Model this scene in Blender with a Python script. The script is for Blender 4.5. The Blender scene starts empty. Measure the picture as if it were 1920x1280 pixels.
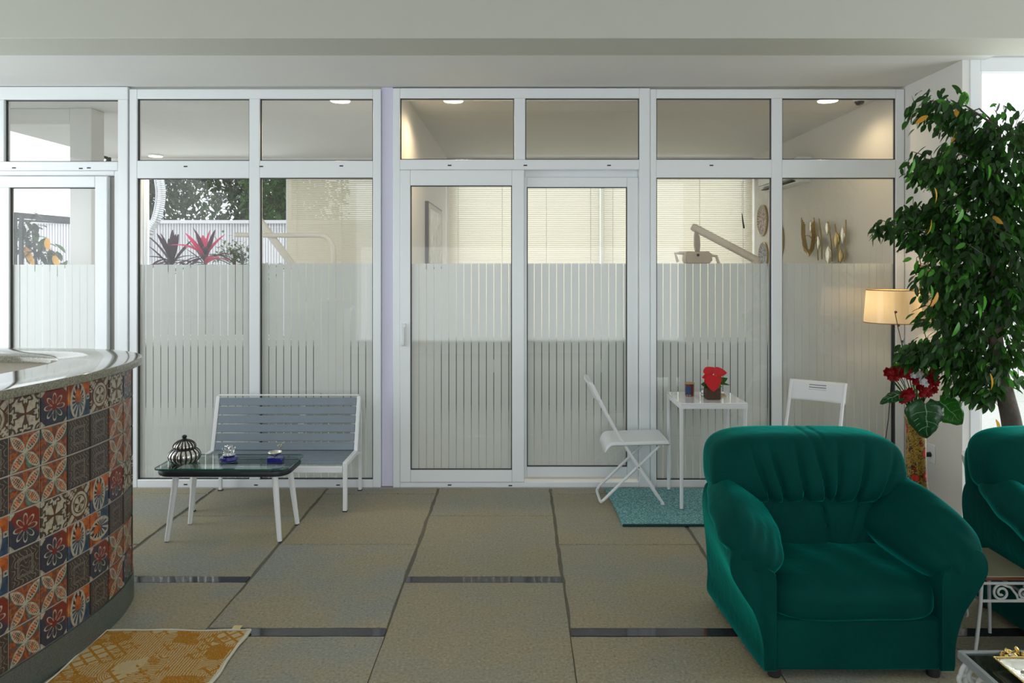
import bpy, bmesh, math, random
from mathutils import Vector, Matrix
random.seed(11)
PI = math.pi
scene = bpy.context.scene
COL = scene.collection
# ------------------------------------------------------------------ camera, world, lights, exposure
F = 1400.0; CX, CY, H = 975.0, 497.0, 1.70
cam_d = bpy.data.cameras.new('camera'); cam = bpy.data.objects.new('camera', cam_d); COL.objects.link(cam)
cam.location = (0, 0, H); cam.rotation_euler = (PI / 2, 0, 0)
cam_d.sensor_width = 36; cam_d.lens = F / 1920 * 36
cam_d.shift_x = (960 - CX) / 1920; cam_d.shift_y = -(640 - CY) / 1920
cam_d.clip_end = 200
scene.camera = cam
scene.view_settings.view_transform = 'Standard'; scene.view_settings.look = 'None'
scene.view_settings.gamma = 1; scene.view_settings.use_curve_mapping = False
scene.view_settings.exposure = 0.0
world = bpy.data.worlds.new('sky'); scene.world = world; world.use_nodes = True
bg = world.node_tree.nodes['Background']
bg.inputs[0].default_value = (0.90, 0.96, 1.0, 1); bg.inputs[1].default_value = 1.9

def area_light(name, loc, target, sx, sy, power, color):
    d = bpy.data.lights.new(name, 'AREA'); d.shape = 'RECTANGLE'; d.size = sx; d.size_y = sy
    d.energy = power; d.color = color
    o = bpy.data.objects.new(name, d); COL.objects.link(o); o.location = loc
    o.rotation_euler = (Vector(target) - Vector(loc)).to_track_quat('-Z', 'Y').to_euler()
    return o
area_light('daylight_left', (-4.95, 3.5, 1.5), (0, 3.5, 1.2), 3.6, 2.6, 72, (0.88, 0.95, 1.0))
area_light('daylight_right', (5.8, 3.25, 1.5), (0, 3.25, 1.2), 3.0, 2.6, 56, (0.93, 0.98, 1.0))
area_light('daylight_behind', (0.0, -3.05, 1.15), (0, 5, 1.10), 6.2, 1.8, 50, (0.90, 0.96, 1.0))
area_light('daylight_door', (4.2, 5.25, 1.5), (4.0, 0, 1.3), 2.0, 2.6, 45, (0.97, 1.0, 0.97))
area_light('daylight_rear', (1.0, 9.72, 1.85), (1.0, 5.0, 1.5), 3.6, 2.0, 40, (0.97, 1.0, 0.95))
area_light('daylight_garden', (-3.9, 9.75, 1.9), (-3.0, 5.0, 1.6), 2.0, 1.8, 18, (0.95, 1.0, 0.98))

# ------------------------------------------------------------------ helpers
def P(px, py, Y): return Vector(((px - CX) * Y / F, Y, H - (py - CY) * Y / F))
def X_(px, Y): return (px - CX) * Y / F
def Z_(py, Y): return H - (py - CY) * Y / F
def floorY(py): return H * F / (py - CY)

def root_of(o):
    while o.parent: o = o.parent
    return o
class MB:
    def __init__(s): s.v = []; s.f = []; s.m = []; s.k = 0
    def add(s, vs, fs):
        b = len(s.v); s.v += [tuple(p) for p in vs]
        s.f += [tuple(b + i for i in f) for f in fs]; s.m += [s.k] * len(fs); return s
    def box(s, x0, x1, y0, y1, z0, z1, M=None):
        p = [Vector((x, y, z)) for z in (z0, z1) for y in (y0, y1) for x in (x0, x1)]
        if M is not None: p = [M @ q for q in p]
        return s.add(p, [(0, 2, 3, 1), (4, 5, 7, 6), (0, 1, 5, 4), (2, 6, 7, 3), (0, 4, 6, 2), (1, 3, 7, 5)])
    def beam(s, a, b, w, h, up=(0, 0, 1)):
        a = Vector(a); b = Vector(b); d = (b - a); L = d.length; d.normalize()
        u = Vector(up); x = d.cross(u)
        if x.length < 1e-4: x = d.cross(Vector((1, 0, 0)))
        x.normalize(); z = x.cross(d)
        M = Matrix((x, d, z)).transposed().to_4x4(); M.translation = a
        return s.box(-w / 2, w / 2, 0, L, -h / 2, h / 2, M)
    def tube(s, pts, r, n=8, closed=False, cap=True):
        pts = [Vector(p) for p in pts]; N = len(pts)
        rr = r if isinstance(r, (list, tuple)) else [r] * N
        tan = []
        for i in range(N):
            if closed: t = pts[(i + 1) % N] - pts[i - 1]
            else: t = pts[min(i + 1, N - 1)] - pts[max(i - 1, 0)]
            tan.append(t.normalized() if t.length > 1e-9 else Vector((0, 0, 1)))
        up = Vector((0, 0, 1)) if abs(tan[0].z) < .9 else Vector((1, 0, 0))
        nrm = (up - tan[0] * up.dot(tan[0])).normalized()
        vs = []
        for i in range(N):
            nrm = nrm - tan[i] * nrm.dot(tan[i])
            nrm = nrm.normalized() if nrm.length > 1e-6 else tan[i].orthogonal().normalized()
            bn = tan[i].cross(nrm)
            for j in range(n):
                a = 2 * PI * j / n
                vs.append(pts[i] + (nrm * math.cos(a) + bn * math.sin(a)) * rr[i])
        fs = []
        for i in range(N if closed else N - 1):
            i2 = (i + 1) % N
            for j in range(n):
                j2 = (j + 1) % n
                fs.append((i * n + j, i * n + j2, i2 * n + j2, i2 * n + j))
        if cap and not closed:
            fs.append(tuple(range(n))[::-1]); fs.append(tuple((N - 1) * n + j for j in range(n)))
        return s.add(vs, fs)
    def lathe(s, prof, c=(0, 0, 0), n=32, mod=None, cap=True):
        vs = []; c = Vector(c)
        for (r, z) in prof:
            for j in range(n):
                a = 2 * PI * j / n; q = r * (mod(a) if mod else 1)
                vs.append(c + Vector((q * math.cos(a), q * math.sin(a), z)))
        N = len(prof); fs = []
        for i in range(N - 1):
            for j in range(n):
                j2 = (j + 1) % n
                fs.append((i * n + j, i * n + j2, (i + 1) * n + j2, (i + 1) * n + j))
        if cap and prof[0][0] > 1e-5: fs.append(tuple(range(n))[::-1])
        if cap and prof[-1][0] > 1e-5: fs.append(tuple((N - 1) * n + j for j in range(n)))
        return s.add(vs, fs)
    def loft(s, rings, cap=True):
        n = len(rings[0]); vs = [p for r in rings for p in r]; fs = []
        for i in range(len(rings) - 1):
            for j in range(n):
                j2 = (j + 1) % n
                fs.append((i * n + j, i * n + j2, (i + 1) * n + j2, (i + 1) * n + j))
        if cap:
            fs.append(tuple(range(n))[::-1]); fs.append(tuple((len(rings) - 1) * n + j for j in range(n)))
        return s.add(vs, fs)
    def grid(s, fn, nu, nv):
        vs = [fn(i / nu, j / nv) for j in range(nv + 1) for i in range(nu + 1)]
        fs = [(j * (nu + 1) + i, j * (nu + 1) + i + 1, (j + 1) * (nu + 1) + i + 1, (j + 1) * (nu + 1) + i) for j in range(nv) for i in range(nu)]
        return s.add(vs, fs)
    def cushion(s, c, half, n=5, res=(20, 10, 14), fn=None, M=None):
        idx = {}; vs = []; fs = []
        def vid(p):
            k = tuple(round(q, 5) for q in p)
            if k not in idx:
                L = sum(abs(q) ** n for q in p) ** (1 / n)
                q = Vector((p[0] / L * half[0], p[1] / L * half[1], p[2] / L * half[2]))
                if fn: q = fn(q)
                if M is not None: q = M @ q
                idx[k] = len(vs); vs.append(q + Vector(c))
            return idx[k]
        for ax in range(3):
            a, b = [(1, 2), (2, 0), (0, 1)][ax]
            for sg in (-1, 1):
                for i in range(res[a]):
                    for j in range(res[b]):
                        q = []
                        for di, dj in ((0, 0), (1, 0), (1, 1), (0, 1)):
                            p = [0, 0, 0]; p[ax] = sg
                            p[a] = -1 + 2 * (i + di) / res[a]; p[b] = -1 + 2 * (j + dj) / res[b]
                            q.append(vid(p))
                        fs.append(tuple(q) if sg > 0 else tuple(q[::-1]))
        return s.add(vs, fs)
    def blade(s, base, d, L, W, droop=0.3, up=(0, 0, 1), nseg=5, shape=None, fold=.25, roll=0.):
        """a leaf: strip that follows direction d, bends down by droop, folded along its midrib"""
        base = Vector(base); d = Vector(d).normalized(); upv = Vector(up)
        side = d.cross(upv)
        if side.length < .05: side = d.orthogonal()
        side.normalize()
        if roll: side = Matrix.Rotation(roll, 3, d) @ side
        nr = side.cross(d)
        shape = shape or (lambda t: math.sin(PI * min(1, t * .96 + .04)) ** .8 * (1 - .25 * t))
        vs = []; p = base.copy(); dd = d.copy()
        for i in range(nseg + 1):
            t = i / nseg; w = W / 2 * shape(t)
            vs += [p - side * w + nr * w * fold, p.copy(), p + side * w + nr * w * fold]
            dd = (dd + Vector((0, 0, -droop / nseg))).normalized()
            nr = side.cross(dd); p = p + dd * (L / nseg)
        fs = []
        for i in range(nseg):
            a = 3 * i; fs += [(a, a + 1, a + 4, a + 3), (a + 1, a + 2, a + 5, a + 4)]
        return s.add(vs, fs)
    def build(s, name, mat, parent=None, smooth=True, bevel=0, sharp=38, local=False, solid=0):
        me = bpy.data.meshes.new(name); off = Vector((0, 0, 0))
        if parent is not None and not local: off = root_of(parent).location
        me.from_pydata([(p[0] - off[0], p[1] - off[1], p[2] - off[2]) for p in s.v], [], s.f)
        for m in (mat if isinstance(mat, (list, tuple)) else [mat]): me.materials.append(m)
        if any(s.m): me.polygons.foreach_set('material_index', s.m)
        me.update()
        if smooth:
            me.polygons.foreach_set('use_smooth', [True] * len(me.polygons))
            me.set_sharp_from_angle(angle=math.radians(sharp))
        o = bpy.data.objects.new(name, me); COL.objects.link(o)
        if parent is not None: o.parent = parent
        if solid:
            md = o.modifiers.new('thickness', 'SOLIDIFY'); md.thickness = solid; md.offset = 0
        if bevel:
            md = o.modifiers.new('bevel', 'BEVEL'); md.width = bevel; md.segments = 2; md.limit_method = 'ANGLE'; md.angle_limit = math.radians(50)
        return o
def thing(name, label, cat, loc=(0, 0, 0), group=None):
    o = bpy.data.objects.new(name, None); COL.objects.link(o); o.location = loc; o.empty_display_size = .05
    o['label'] = label; o['category'] = cat
    if group: o['group'] = group
    return o
def struct(o, label=None):
    o['kind'] = 'structure'
    if label: o['label'] = label
    return o
def sroot(name, label, loc=(0, 0, 0)):
    o = bpy.data.objects.new(name, None); COL.objects.link(o); o.location = loc
    return struct(o, label)
def kids(o): return [c for c in bpy.data.objects if c.parent is o]
def dup(o, loc=None, label=None, parent=None, rz=None):
    c = o.copy(); COL.objects.link(c)
    if parent is not None: c.parent = parent
    if loc is not None: c.location = loc
    if rz is not None: c.rotation_euler = (0, 0, rz)
    if label: c['label'] = label
    for ch in kids(o): dup(ch, parent=c)
    return c
def piece(o, parent, loc, rot=None):
    c = o.copy(); COL.objects.link(c); c.parent = parent; c.location = loc
    if rot is not None: c.rotation_euler = rot
    return c
def R(a): return math.radians(a)
def srgb(r, g, b):
    f = lambda c: (c / 255 / 12.92) if c <= 10 else ((c / 255 + .055) / 1.055) ** 2.4
    return (f(r), f(g), f(b))

# ------------------------------------------------------------------ node expressions
NT = None
class V:
    def __init__(s, k): s.s = k
    def __add__(s, o): return mth('ADD', s, o)
    __radd__ = __add__
    def __sub__(s, o): return mth('SUBTRACT', s, o)
    def __rsub__(s, o): return mth('SUBTRACT', o, s)
    def __mul__(s, o): return mth('MULTIPLY', s, o)
    __rmul__ = __mul__
    def __truediv__(s, o): return mth('DIVIDE', s, o)
    def __lt__(s, o): return mth('LESS_THAN', s, o)
    def __gt__(s, o): return mth('GREATER_THAN', s, o)
    def __pow__(s, o): return mth('POWER', s, o)
    def __abs__(s): return mth('ABSOLUTE', s)
def mth(op, *a):
    n = NT.nodes.new('ShaderNodeMath'); n.operation = op
    for i, x in enumerate(a):
        if isinstance(x, V): NT.links.new(x.s, n.inputs[i])
        else: n.inputs[i].default_value = x
    return V(n.outputs[0])
def setin(n, k, x):
    if isinstance(x, V): NT.links.new(x.s, n.inputs[k])
    elif isinstance(x, (tuple, list)): n.inputs[k].default_value = (tuple(x) + (1,))[:4] if len(n.inputs[k].default_value) == 4 else tuple(x)
    else: n.inputs[k].default_value = x
def mixc(f, a, b):
    n = NT.nodes.new('ShaderNodeMix'); n.data_type = 'RGBA'
    setin(n, 0, f); setin(n, 6, a); setin(n, 7, b); return V(n.outputs[2])
def texco(kind='Object'): return V(NT.nodes.new('ShaderNodeTexCoord').outputs[kind])
def scaled(v, s, off=None):
    n = NT.nodes.new('ShaderNodeMapping'); setin(n, 0, v)
    n.inputs['Scale'].default_value = s if isinstance(s, (tuple, list)) else (s, s, s)
    if off is not None: setin(n, 'Location', off)
    return V(n.outputs[0])
def sep(v):
    n = NT.nodes.new('ShaderNodeSeparateXYZ'); setin(n, 0, v); return [V(n.outputs[i]) for i in range(3)]
def noise(v, s, det=3, rough=.55, out=0, dist=0):
    n = NT.nodes.new('ShaderNodeTexNoise'); setin(n, 'Vector', v); n.inputs['Scale'].default_value = s
    n.inputs['Detail'].default_value = det; n.inputs['Roughness'].default_value = rough; n.inputs['Distortion'].default_value = dist
    return V(n.outputs[out])
def voro(v, s, feat='F1', metric='EUCLIDEAN', rnd=1.0, out='Distance'):
    n = NT.nodes.new('ShaderNodeTexVoronoi'); n.feature = feat
    if feat != 'DISTANCE_TO_EDGE': n.distance = metric
    setin(n, 'Vector', v); n.inputs['Scale'].default_value = s; n.inputs['Randomness'].default_value = rnd
    return V(n.outputs[out])
def ramp(f, stops):
    n = NT.nodes.new('ShaderNodeValToRGB'); setin(n, 0, f); e = n.color_ramp.elements
    while len(e) < len(stops): e.new(.5)
    for i, (p, c) in enumerate(stops): e[i].position = p; e[i].color = tuple(c) + (1,)
    return V(n.outputs[0])
def smooth(x, a, b):
    n = NT.nodes.new('ShaderNodeMapRange'); n.interpolation_type = 'SMOOTHSTEP'; setin(n, 0, x)
    n.inputs[1].default_value = a; n.inputs[2].default_value = b; return V(n.outputs[0])
def objrand(): return V(NT.nodes.new('ShaderNodeObjectInfo').outputs['Random'])
def begin(name):
    global NT
    m = bpy.data.materials.new(name); m.use_nodes = True; NT = m.node_tree
    return m, NT.nodes['Principled BSDF']
def bump(p, h, st=.3, dist=.01):
    n = NT.nodes.new('ShaderNodeBump'); setin(n, 'Height', h); n.inputs['Strength'].default_value = st; n.inputs['Distance'].default_value = dist
    NT.links.new(n.outputs[0], p.inputs['Normal'])
def mat(name, col, rough=.5, metal=0., var=.06, vs=8, bs=0., bscale=60, spec=.5, sheen=0, coat=0, emit=None, es=0, trans=0):
    m, p = begin(name); c = texco()
    if var:
        f = noise(c, vs, 4)
        a = tuple(min(1, q * (1 + var)) for q in col); b = tuple(q * (1 - var) for q in col)
        setin(p, 'Base Color', mixc(f, a, b))
        setin(p, 'Roughness', rough + (f - .5) * .12)
    else:
        setin(p, 'Base Color', col); p.inputs['Roughness'].default_value = rough
    p.inputs['Metallic'].default_value = metal; p.inputs['Specular IOR Level'].default_value = spec
    if sheen: p.inputs['Sheen Weight'].default_value = sheen
    if coat: p.inputs['Coat Weight'].default_value = coat; p.inputs['Coat Roughness'].default_value = .05
    if bs: bump(p, noise(c, bscale, 4), bs, .005)
    if emit: setin(p, 'Emission Color', emit); p.inputs['Emission Strength'].default_value = es
    if trans: translucent(p, col, trans)
    return m
def outnode(): return NT.nodes['Material Output']
def translucent(p, col, f):
    t = NT.nodes.new('ShaderNodeBsdfTranslucent'); setin(t, 0, col); mx = NT.nodes.new('ShaderNodeMixShader')
    mx.inputs[0].default_value = f; NT.links.new(p.outputs[0], mx.inputs[1]); NT.links.new(t.outputs[0], mx.inputs[2])
    NT.links.new(mx.outputs[0], outnode().inputs[0])
def glass_mat(name, tint=(.985, .99, .985), base=.035, gain=.8):
    m, p = begin(name); NT.nodes.remove(p)
    lw = NT.nodes.new('ShaderNodeLayerWeight'); lw.inputs[0].default_value = .5
    f = (V(lw.outputs['Facing']) ** 5.0) * gain + base
    tr = NT.nodes.new('ShaderNodeBsdfTransparent'); setin(tr, 0, tint)
    gl = NT.nodes.new('ShaderNodeBsdfGlossy'); gl.inputs['Roughness'].default_value = .0
    mx = NT.nodes.new('ShaderNodeMixShader'); setin(mx, 0, f)
    NT.links.new(tr.outputs[0], mx.inputs[1]); NT.links.new(gl.outputs[0], mx.inputs[2]); NT.links.new(mx.outputs[0], outnode().inputs[0])
    return m

# ------------------------------------------------------------------ materials
M = {}
M['wall'] = mat('wall_paint', (.76, .755, .73), .7, var=.02, bs=.04, bscale=120)
M['clinic'] = mat('clinic_wall_paint', (.77, .755, .725), .6, var=.02)
M['ceil'] = mat('ceiling_paint', (.72, .72, .70), .8, var=.02, bs=.03)
M['upvc'] = mat('white_upvc', (.84, .87, .885), .22, var=.015, spec=.5)
M['lilac'] = mat('lilac_paint', (.70, .68, .84), .5, var=.03)
M['gasket'] = mat('dark_gasket', (.05, .05, .048), .6)
M['slot'] = mat('drain_slot_black', (.03, .03, .03), .6)
M['glass'] = glass_mat('window_glass')
M['film'] = None
M['white_metal'] = mat('white_powder_coat', (.80, .81, .82), .35, var=.03)
M['grey_slat'] = mat('blue_grey_composite', srgb(126, 138, 148), .5, var=.06, vs=14, bs=.08, bscale=40)
M['black'] = mat('black_metal', (.015, .015, .016), .4)
M['rubber'] = mat('black_rubber', (.02, .02, .02), .8)
M['silver'] = mat('hammered_silver', (.78, .76, .70), .22, metal=1, bs=.5, bscale=70)
M['chrome'] = mat('chrome', (.85, .85, .86), .08, metal=1, var=0)
M['gold'] = mat('gold', (.86, .62, .22), .25, metal=1, var=.1, bs=.2, bscale=80)
M['brass'] = mat('aged_brass', (.52, .40, .20), .35, metal=1, var=.3, vs=30)
M['bluecandle'] = mat('cobalt_blue_glass', (.012, .014, .20), .08, coat=1, var=.1)
M['cream_plastic'] = mat('cream_plastic', (.82, .79, .73), .35, var=.03)
M['slat'] = mat('cream_blind_slat', (.80, .75, .62), .38, var=.02, trans=.29)
M['cord'] = mat('white_cord', (.88, .87, .83), .7, trans=.55)
def film_mat():
    m, p = begin('frosted_film'); NT.nodes.remove(p)
    c = texco(); f = noise(c, 3, 2)
    d = NT.nodes.new('ShaderNodeBsdfDiffuse'); setin(d, 0, mixc(f, (.87, .885, .87), (.84, .855, .845)))
    t = NT.nodes.new('ShaderNodeBsdfTranslucent'); setin(t, 0, (.88, .89, .87))
    mx = NT.nodes.new('ShaderNodeMixShader'); mx.inputs[0].default_value = .36
    NT.links.new(d.outputs[0], mx.inputs[1]); NT.links.new(t.outputs[0], mx.inputs[2]); NT.links.new(mx.outputs[0], outnode().inputs[0])
    return m
M['film'] = film_mat()
def stone_mat():
    m, p = begin('rough_limestone'); c = texco(); r = objrand()
    cc = scaled(c, 1.0, None); q = NT.nodes.new('ShaderNodeVectorMath'); q.operation = 'ADD'; setin(q, 0, c)
    cmb = NT.nodes.new('ShaderNodeCombineXYZ'); setin(cmb, 0, r * 37.0); setin(cmb, 1, r * 91.0); setin(q, 1, V(cmb.outputs[0])); c = V(q.outputs[0])
    big = noise(c, 1.6, 3, .6); fine = noise(c, 75, 5, .75); streak = noise(scaled(c, (2.5, 14, 1)), 2.0, 4, .6)
    col = mixc(smooth(big, .36, .64), srgb(158, 148, 120), srgb(142, 145, 138))
    col = mixc((r * .6), col, srgb(150, 140, 112))
    col = mixc(smooth(streak, .45, .75) * .22, col, srgb(170, 164, 138))
    col = mixc(smooth(fine, .52, .68) * .6, col, srgb(192, 188, 168))
    col = mixc(smooth(fine, .48, .34) * .7, col, srgb(92, 88, 72))
    setin(p, 'Base Color', col); setin(p, 'Roughness', .42 + fine * .3); p.inputs['Specular IOR Level'].default_value = .45
    bump(p, fine + streak * .6, .28, .006)
    return m
M['stone'] = stone_mat()
M['grout'] = mat('mortar', srgb(112, 108, 96), .9, var=.25, vs=30, bs=.5)
M['strip'] = mat('polished_black_granite', (.035, .033, .04), .07, var=.25, vs=60, spec=.6)
M['clinic_floor'] = mat('clinic_floor_tile', (.50, .48, .44), .4, var=.06)
M['ground'] = mat('pale_gravel', (.62, .61, .57), .9, var=.15, vs=20)
def granite_mat(name, a, b, c2, rough):
    m, p = begin(name); c = texco(); n1 = noise(c, 120, 4, .7); n2 = voro(c, 160); n3 = noise(c, 9, 3)
    col = mixc(smooth(n1, .4, .62), a, b); col = mixc((n2 < .28) * .7, col, c2); col = mixc(n3 * .3, col, a)
    setin(p, 'Base Color', col); setin(p, 'Roughness', rough + n1 * .05); p.inputs['Specular IOR Level'].default_value = .7
    return m
M['granite'] = granite_mat('speckled_granite', srgb(142, 140, 122), srgb(104, 101, 86), srgb(66, 60, 48), .05)
M['plinth'] = granite_mat('dark_green_granite', srgb(92, 100, 94), srgb(70, 80, 78), srgb(44, 48, 46), .32)
M['tilegrout'] = mat('pale_grout', srgb(178, 170, 156), .85, var=.12, vs=60)

# tile prints
CREAM = srgb(176, 166, 146)
def tile_begin(name):
    m, p = begin(name); x, y, z = sep(texco()); u = x / .0705; v = z / .0705
    return m, p, u, v, mth('SQRT', u * u + v * v), mth('ARCTAN2', v, u)
def tile_end(p, col, relief=None):
    c = texco(); crack = voro(scaled(c, 1), 110, 'DISTANCE_TO_EDGE') < .035
    col = mixc(crack * .3, col, (.10, .085, .07)); g = noise(c, 55, 4)
    col = mixc(smooth(g, .42, .72) * .45, col, (.06, .05, .045))
    setin(p, 'Base Color', col); p.inputs['Roughness'].default_value = .32; p.inputs['Specular IOR Level'].default_value = .4
    if relief is not None: bump(p, relief, .5, .004)
def AND(a, b): return a * b
def tile_A():
    m, p, u, v, r, th = tile_begin('tile_cross_print'); au, av = abs(u), abs(v)
    mx = mth('MAXIMUM', au, av); mn = mth('MINIMUM', au, av)
    cross = AND(mx < .5, mn < (mx * mx * .5 + .06)); 
    dx = au - 1.0; dy = av - 1.0; dc = mth('SQRT', dx * dx + dy * dy)
    de = mth('SQRT', (mx - 1.02) * (mx - 1.02) + mn * mn)
    th2 = mth('ARCTAN2', mn, mx - 1.0)
    sc = abs(de - .42 - .1 * mth('SINE', th2 * 7.0)) < .085
    core = de < .16; band = AND(mx > .9, mth('SINE', (u + v) * 9.0) > .1)
    dot = abs(dc - .3) < .06
    dark = mth('MAXIMUM', mth('MAXIMUM', sc, core), mth('MAXIMUM', band, dot))
    col = mixc(dark, CREAM, srgb(72, 62, 44)); col = mixc(cross, col, srgb(86, 52, 30))
    tile_end(p, col, 1.0 - dark); return m
def tile_B():
    m, p, u, v, r, th = tile_begin('tile_flower_print')
    n = noise(texco(), 14, 2); rr = objrand()
    bgc = mixc(smooth(n + (u - v) * .12 + (rr - .5) * .25, .42, .56), srgb(122, 42, 26), srgb(48, 50, 66))
    bgc = mixc(smooth(n, .62, .7) * .6, bgc, srgb(40, 66, 60))
    k = abs(mth('COSINE', th * 4.0)); lobe = (k ** .6) * .78
    pet = AND(abs(r - lobe) < .055, r > .2); sidel = AND(AND(abs(k - .32) < .16, r > .2), r < .42)
    wht = mth('MAXIMUM', pet, sidel)
    col = mixc(wht, bgc, CREAM); col = mixc(r < .19, col, srgb(120, 30, 22))
    cor = (abs(u) + abs(v)) > 1.72
    col = mixc(cor, col, CREAM); tile_end(p, col, wht); return m
def tile_C():
    m, p, u, v, r, th = tile_begin('tile_oval_print')
    n = noise(texco(), 26, 3); w = (1.0 - v * v * .86)
    edge = mth('SQRT', mth('MAXIMUM', w, 0.0)) * .62; uo = u - .12
    inside = abs(uo) < edge; rim = abs(abs(uo) - edge) < .09
    org = ramp(n, [(.3, srgb(104, 44, 22)), (.5, srgb(180, 88, 34)), (.7, srgb(204, 134, 60))])
    blu = ramp(n, [(.35, srgb(24, 36, 58)), (.65, srgb(60, 88, 112))])
    col = mixc(smooth(v + u * .2, -.05, .12), blu, org)
    q = mth('ARCTAN2', v * .6, uo * 1.3); core = (mth('SQRT', uo * uo * 4.0 + (v - .25) * (v - .25)) < .52)
    ray = AND(AND(mth('SINE', th * 14.0) > .25, inside), 1.0 - core)
    incol = mixc(smooth(v, -.15, .1), mixc(ray, blu, CREAM), mixc(ray, srgb(60, 30, 22), CREAM))
    incol = mixc(AND(core, v > -.1), incol, org)
    col = mixc(inside, col, incol); col = mixc(rim, col, CREAM)
    sq = mth('MAXIMUM', abs(u + .82), abs(v - .1)); col = mixc(AND(sq < .16, sq > .07), col, CREAM)
    tile_end(p, col, rim + ray); return m
def tile_D():
    m, p, u, v, r, th = tile_begin('tile_medallion_print')
    ring = abs(r - .66) < .085; ring2 = abs(r - .47) < .03
    pet = AND(r < .5, abs(mth('SINE', th * 2.0)) > (r * .9 + .28))
    cor = AND((abs(u) + abs(v)) > 1.15, abs(mth('SINE', (abs(u) - abs(v)) * 8.0)) > .55)
    diag = AND(abs(abs(u) - abs(v)) < .09, r > .8)
    lite = mth('MAXIMUM', mth('MAXIMUM', ring, ring2), mth('MAXIMUM', mth('MAXIMUM', pet, diag), cor * AND(abs(mth('SINE', (u + v) * 11.0)) > .5, r > .8)))
    bgc = mixc(noise(texco(), 20, 3), srgb(66, 44, 28), srgb(104, 66, 40))
    tile_end(p, mixc(lite, bgc, CREAM), lite); return m
def tile_E():
    m, p, u, v, r, th = tile_begin('tile_dark_scroll_print')
    mx = mth('MAXIMUM', abs(u), abs(v)); fr = mth('MAXIMUM', abs(mx - .52) < .022, abs(mx - .44) < .015)
    d = noise(texco(), 24, 1, out=0) * 5.0
    sw = abs(mth('SINE', u * 11.0 + mth('SINE', v * 9.0 + d) * 1.6)) < .26
    sw2 = abs(mth('SINE', v * 11.0 + mth('SINE', u * 10.0 + d) * 1.7)) < .2
    s = mth('MAXIMUM', sw * (mx > .56), sw2 * (mx < .42)); lite = mth('MAXIMUM', fr, s * (mx < .93))
    bgc = mixc(noise(texco(), 16, 3), srgb(46, 38, 36), srgb(74, 64, 58))
    tile_end(p, mixc(lite * .85, bgc, srgb(146, 136, 118)), lite); return m
def tile_F():
    m, p, u, v, r, th = tile_begin('tile_interlaced_petal_print'); au, av = abs(u), abs(v)
    d1 = mth('SQRT', (au - 1.0) * (au - 1.0) + v * v); d2 = mth('SQRT', u * u + (av - 1.0) * (av - 1.0))
    pet = AND(d1 < 1.0, d2 < 1.0)
    d12 = mth('MAXIMUM', d1, d2); line = AND(AND(abs(d12 - .955) < .05, r > .06), 1.0 - AND(r > 1.36, r < 1.0))
    n = noise(texco(), 17, 2); n2 = noise(texco(), 40, 3)
    rr = objrand()
    base = ramp(n + (rr - .5) * .12, [(.36, srgb(60, 90, 84)), (.46, srgb(116, 56, 38)), (.53, srgb(160, 92, 44)), (.6, srgb(110, 42, 34)), (.68, srgb(96, 120, 104))])
    inn = ramp(n2, [(.36, srgb(48, 70, 62)), (.48, srgb(158, 66, 26)), (.56, srgb(196, 104, 36)), (.66, srgb(92, 100, 76))])
    dd = (au + av); tick = AND(AND(mth('SINE', dd * 30.0) > .55, d12 > .76), pet)
    stem = AND(abs(au - av) < .02, pet)
    col = mixc(pet, base, inn); col = mixc(mth('MAXIMUM', tick, stem) * .75, col, srgb(196, 188, 160)); col = mixc(line, col, srgb(170, 168, 148))
    col = mixc(AND(r < .085, r > .03), col, CREAM)
    tile_end(p, col, line + tick * .5); return m
TILE = {'A': tile_A(), 'B': tile_B(), 'C': tile_C(), 'D': tile_D(), 'E': tile_E(), 'F': tile_F()}
def velvet():
    m, p = begin('teal_velvet'); c = texco(); n = noise(c, 5, 4, .6); f = noise(c, 260, 2)
    lw = NT.nodes.new('ShaderNodeLayerWeight'); lw.inputs[0].default_value = .35
    setin(p, 'Base Color', mixc(n, (.0006, .034, .029), (.0010, .054, .045)))
    p.inputs['Roughness'].default_value = .75; p.inputs['Specular IOR Level'].default_value = .05
    p.inputs['Sheen Weight'].default_value = 1.0; p.inputs['Sheen Roughness'].default_value = .32
    setin(p, 'Sheen Tint', (.004, .46, .37))
    bump(p, n * .6 + noise(scaled(c, (9, 9, 9)), 2.2, 3) * .5 + f * .12, .34, .012); return m
M['velvet'] = velvet()
def leaf_mat(name, a, b, tr=.35, rough=.38):
    m, p = begin(name); c = texco(); r = objrand(); n = noise(c, 14, 3)
    setin(p, 'Base Color', mixc(smooth(r * .6 + n * .4, .2, .8), a, b)); p.inputs['Roughness'].default_value = rough; p.inputs['Specular IOR Level'].default_value = .28
    translucent(p, tuple(min(1, q * 1.5) for q in b), tr); return m
M['leaf'] = leaf_mat('ficus_leaf_dark', (.012, .036, .008), (.034, .115, .018), .25, .45)
M['leaf2'] = leaf_mat('ficus_leaf_mid', (.024, .085, .012), (.050, .170, .022), .28, .42)
M['leaf3'] = leaf_mat('ficus_leaf_bright', (.05, .22, .02), (.09, .32, .035), .35)
M['leaf_orange'] = leaf_mat('yellowing_leaf', (.60, .28, .03), (.68, .36, .05), .3)
M['bark'] = mat('grey_bark', srgb(92, 84, 74), .9, var=.3, vs=30, bs=.8, bscale=45)
M['outleaf'] = leaf_mat('garden_leaf', (.03, .075, .02), (.12, .20, .07), .4)
M['outleaf2'] = leaf_mat('garden_leaf_dark', (.02, .035, .012), (.06, .075, .025), .3)
M['cord_dark'] = leaf_mat('cordyline_purple', (.030, .012, .022), (.085, .030, .055), .25)
M['cord_pink'] = leaf_mat('cordyline_pink', (.55, .03, .10), (.75, .06, .16), .4)
M['red'] = mat('poinsettia_red', (.62, .006, .012), .55, var=.12, vs=25, trans=.2)
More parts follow.
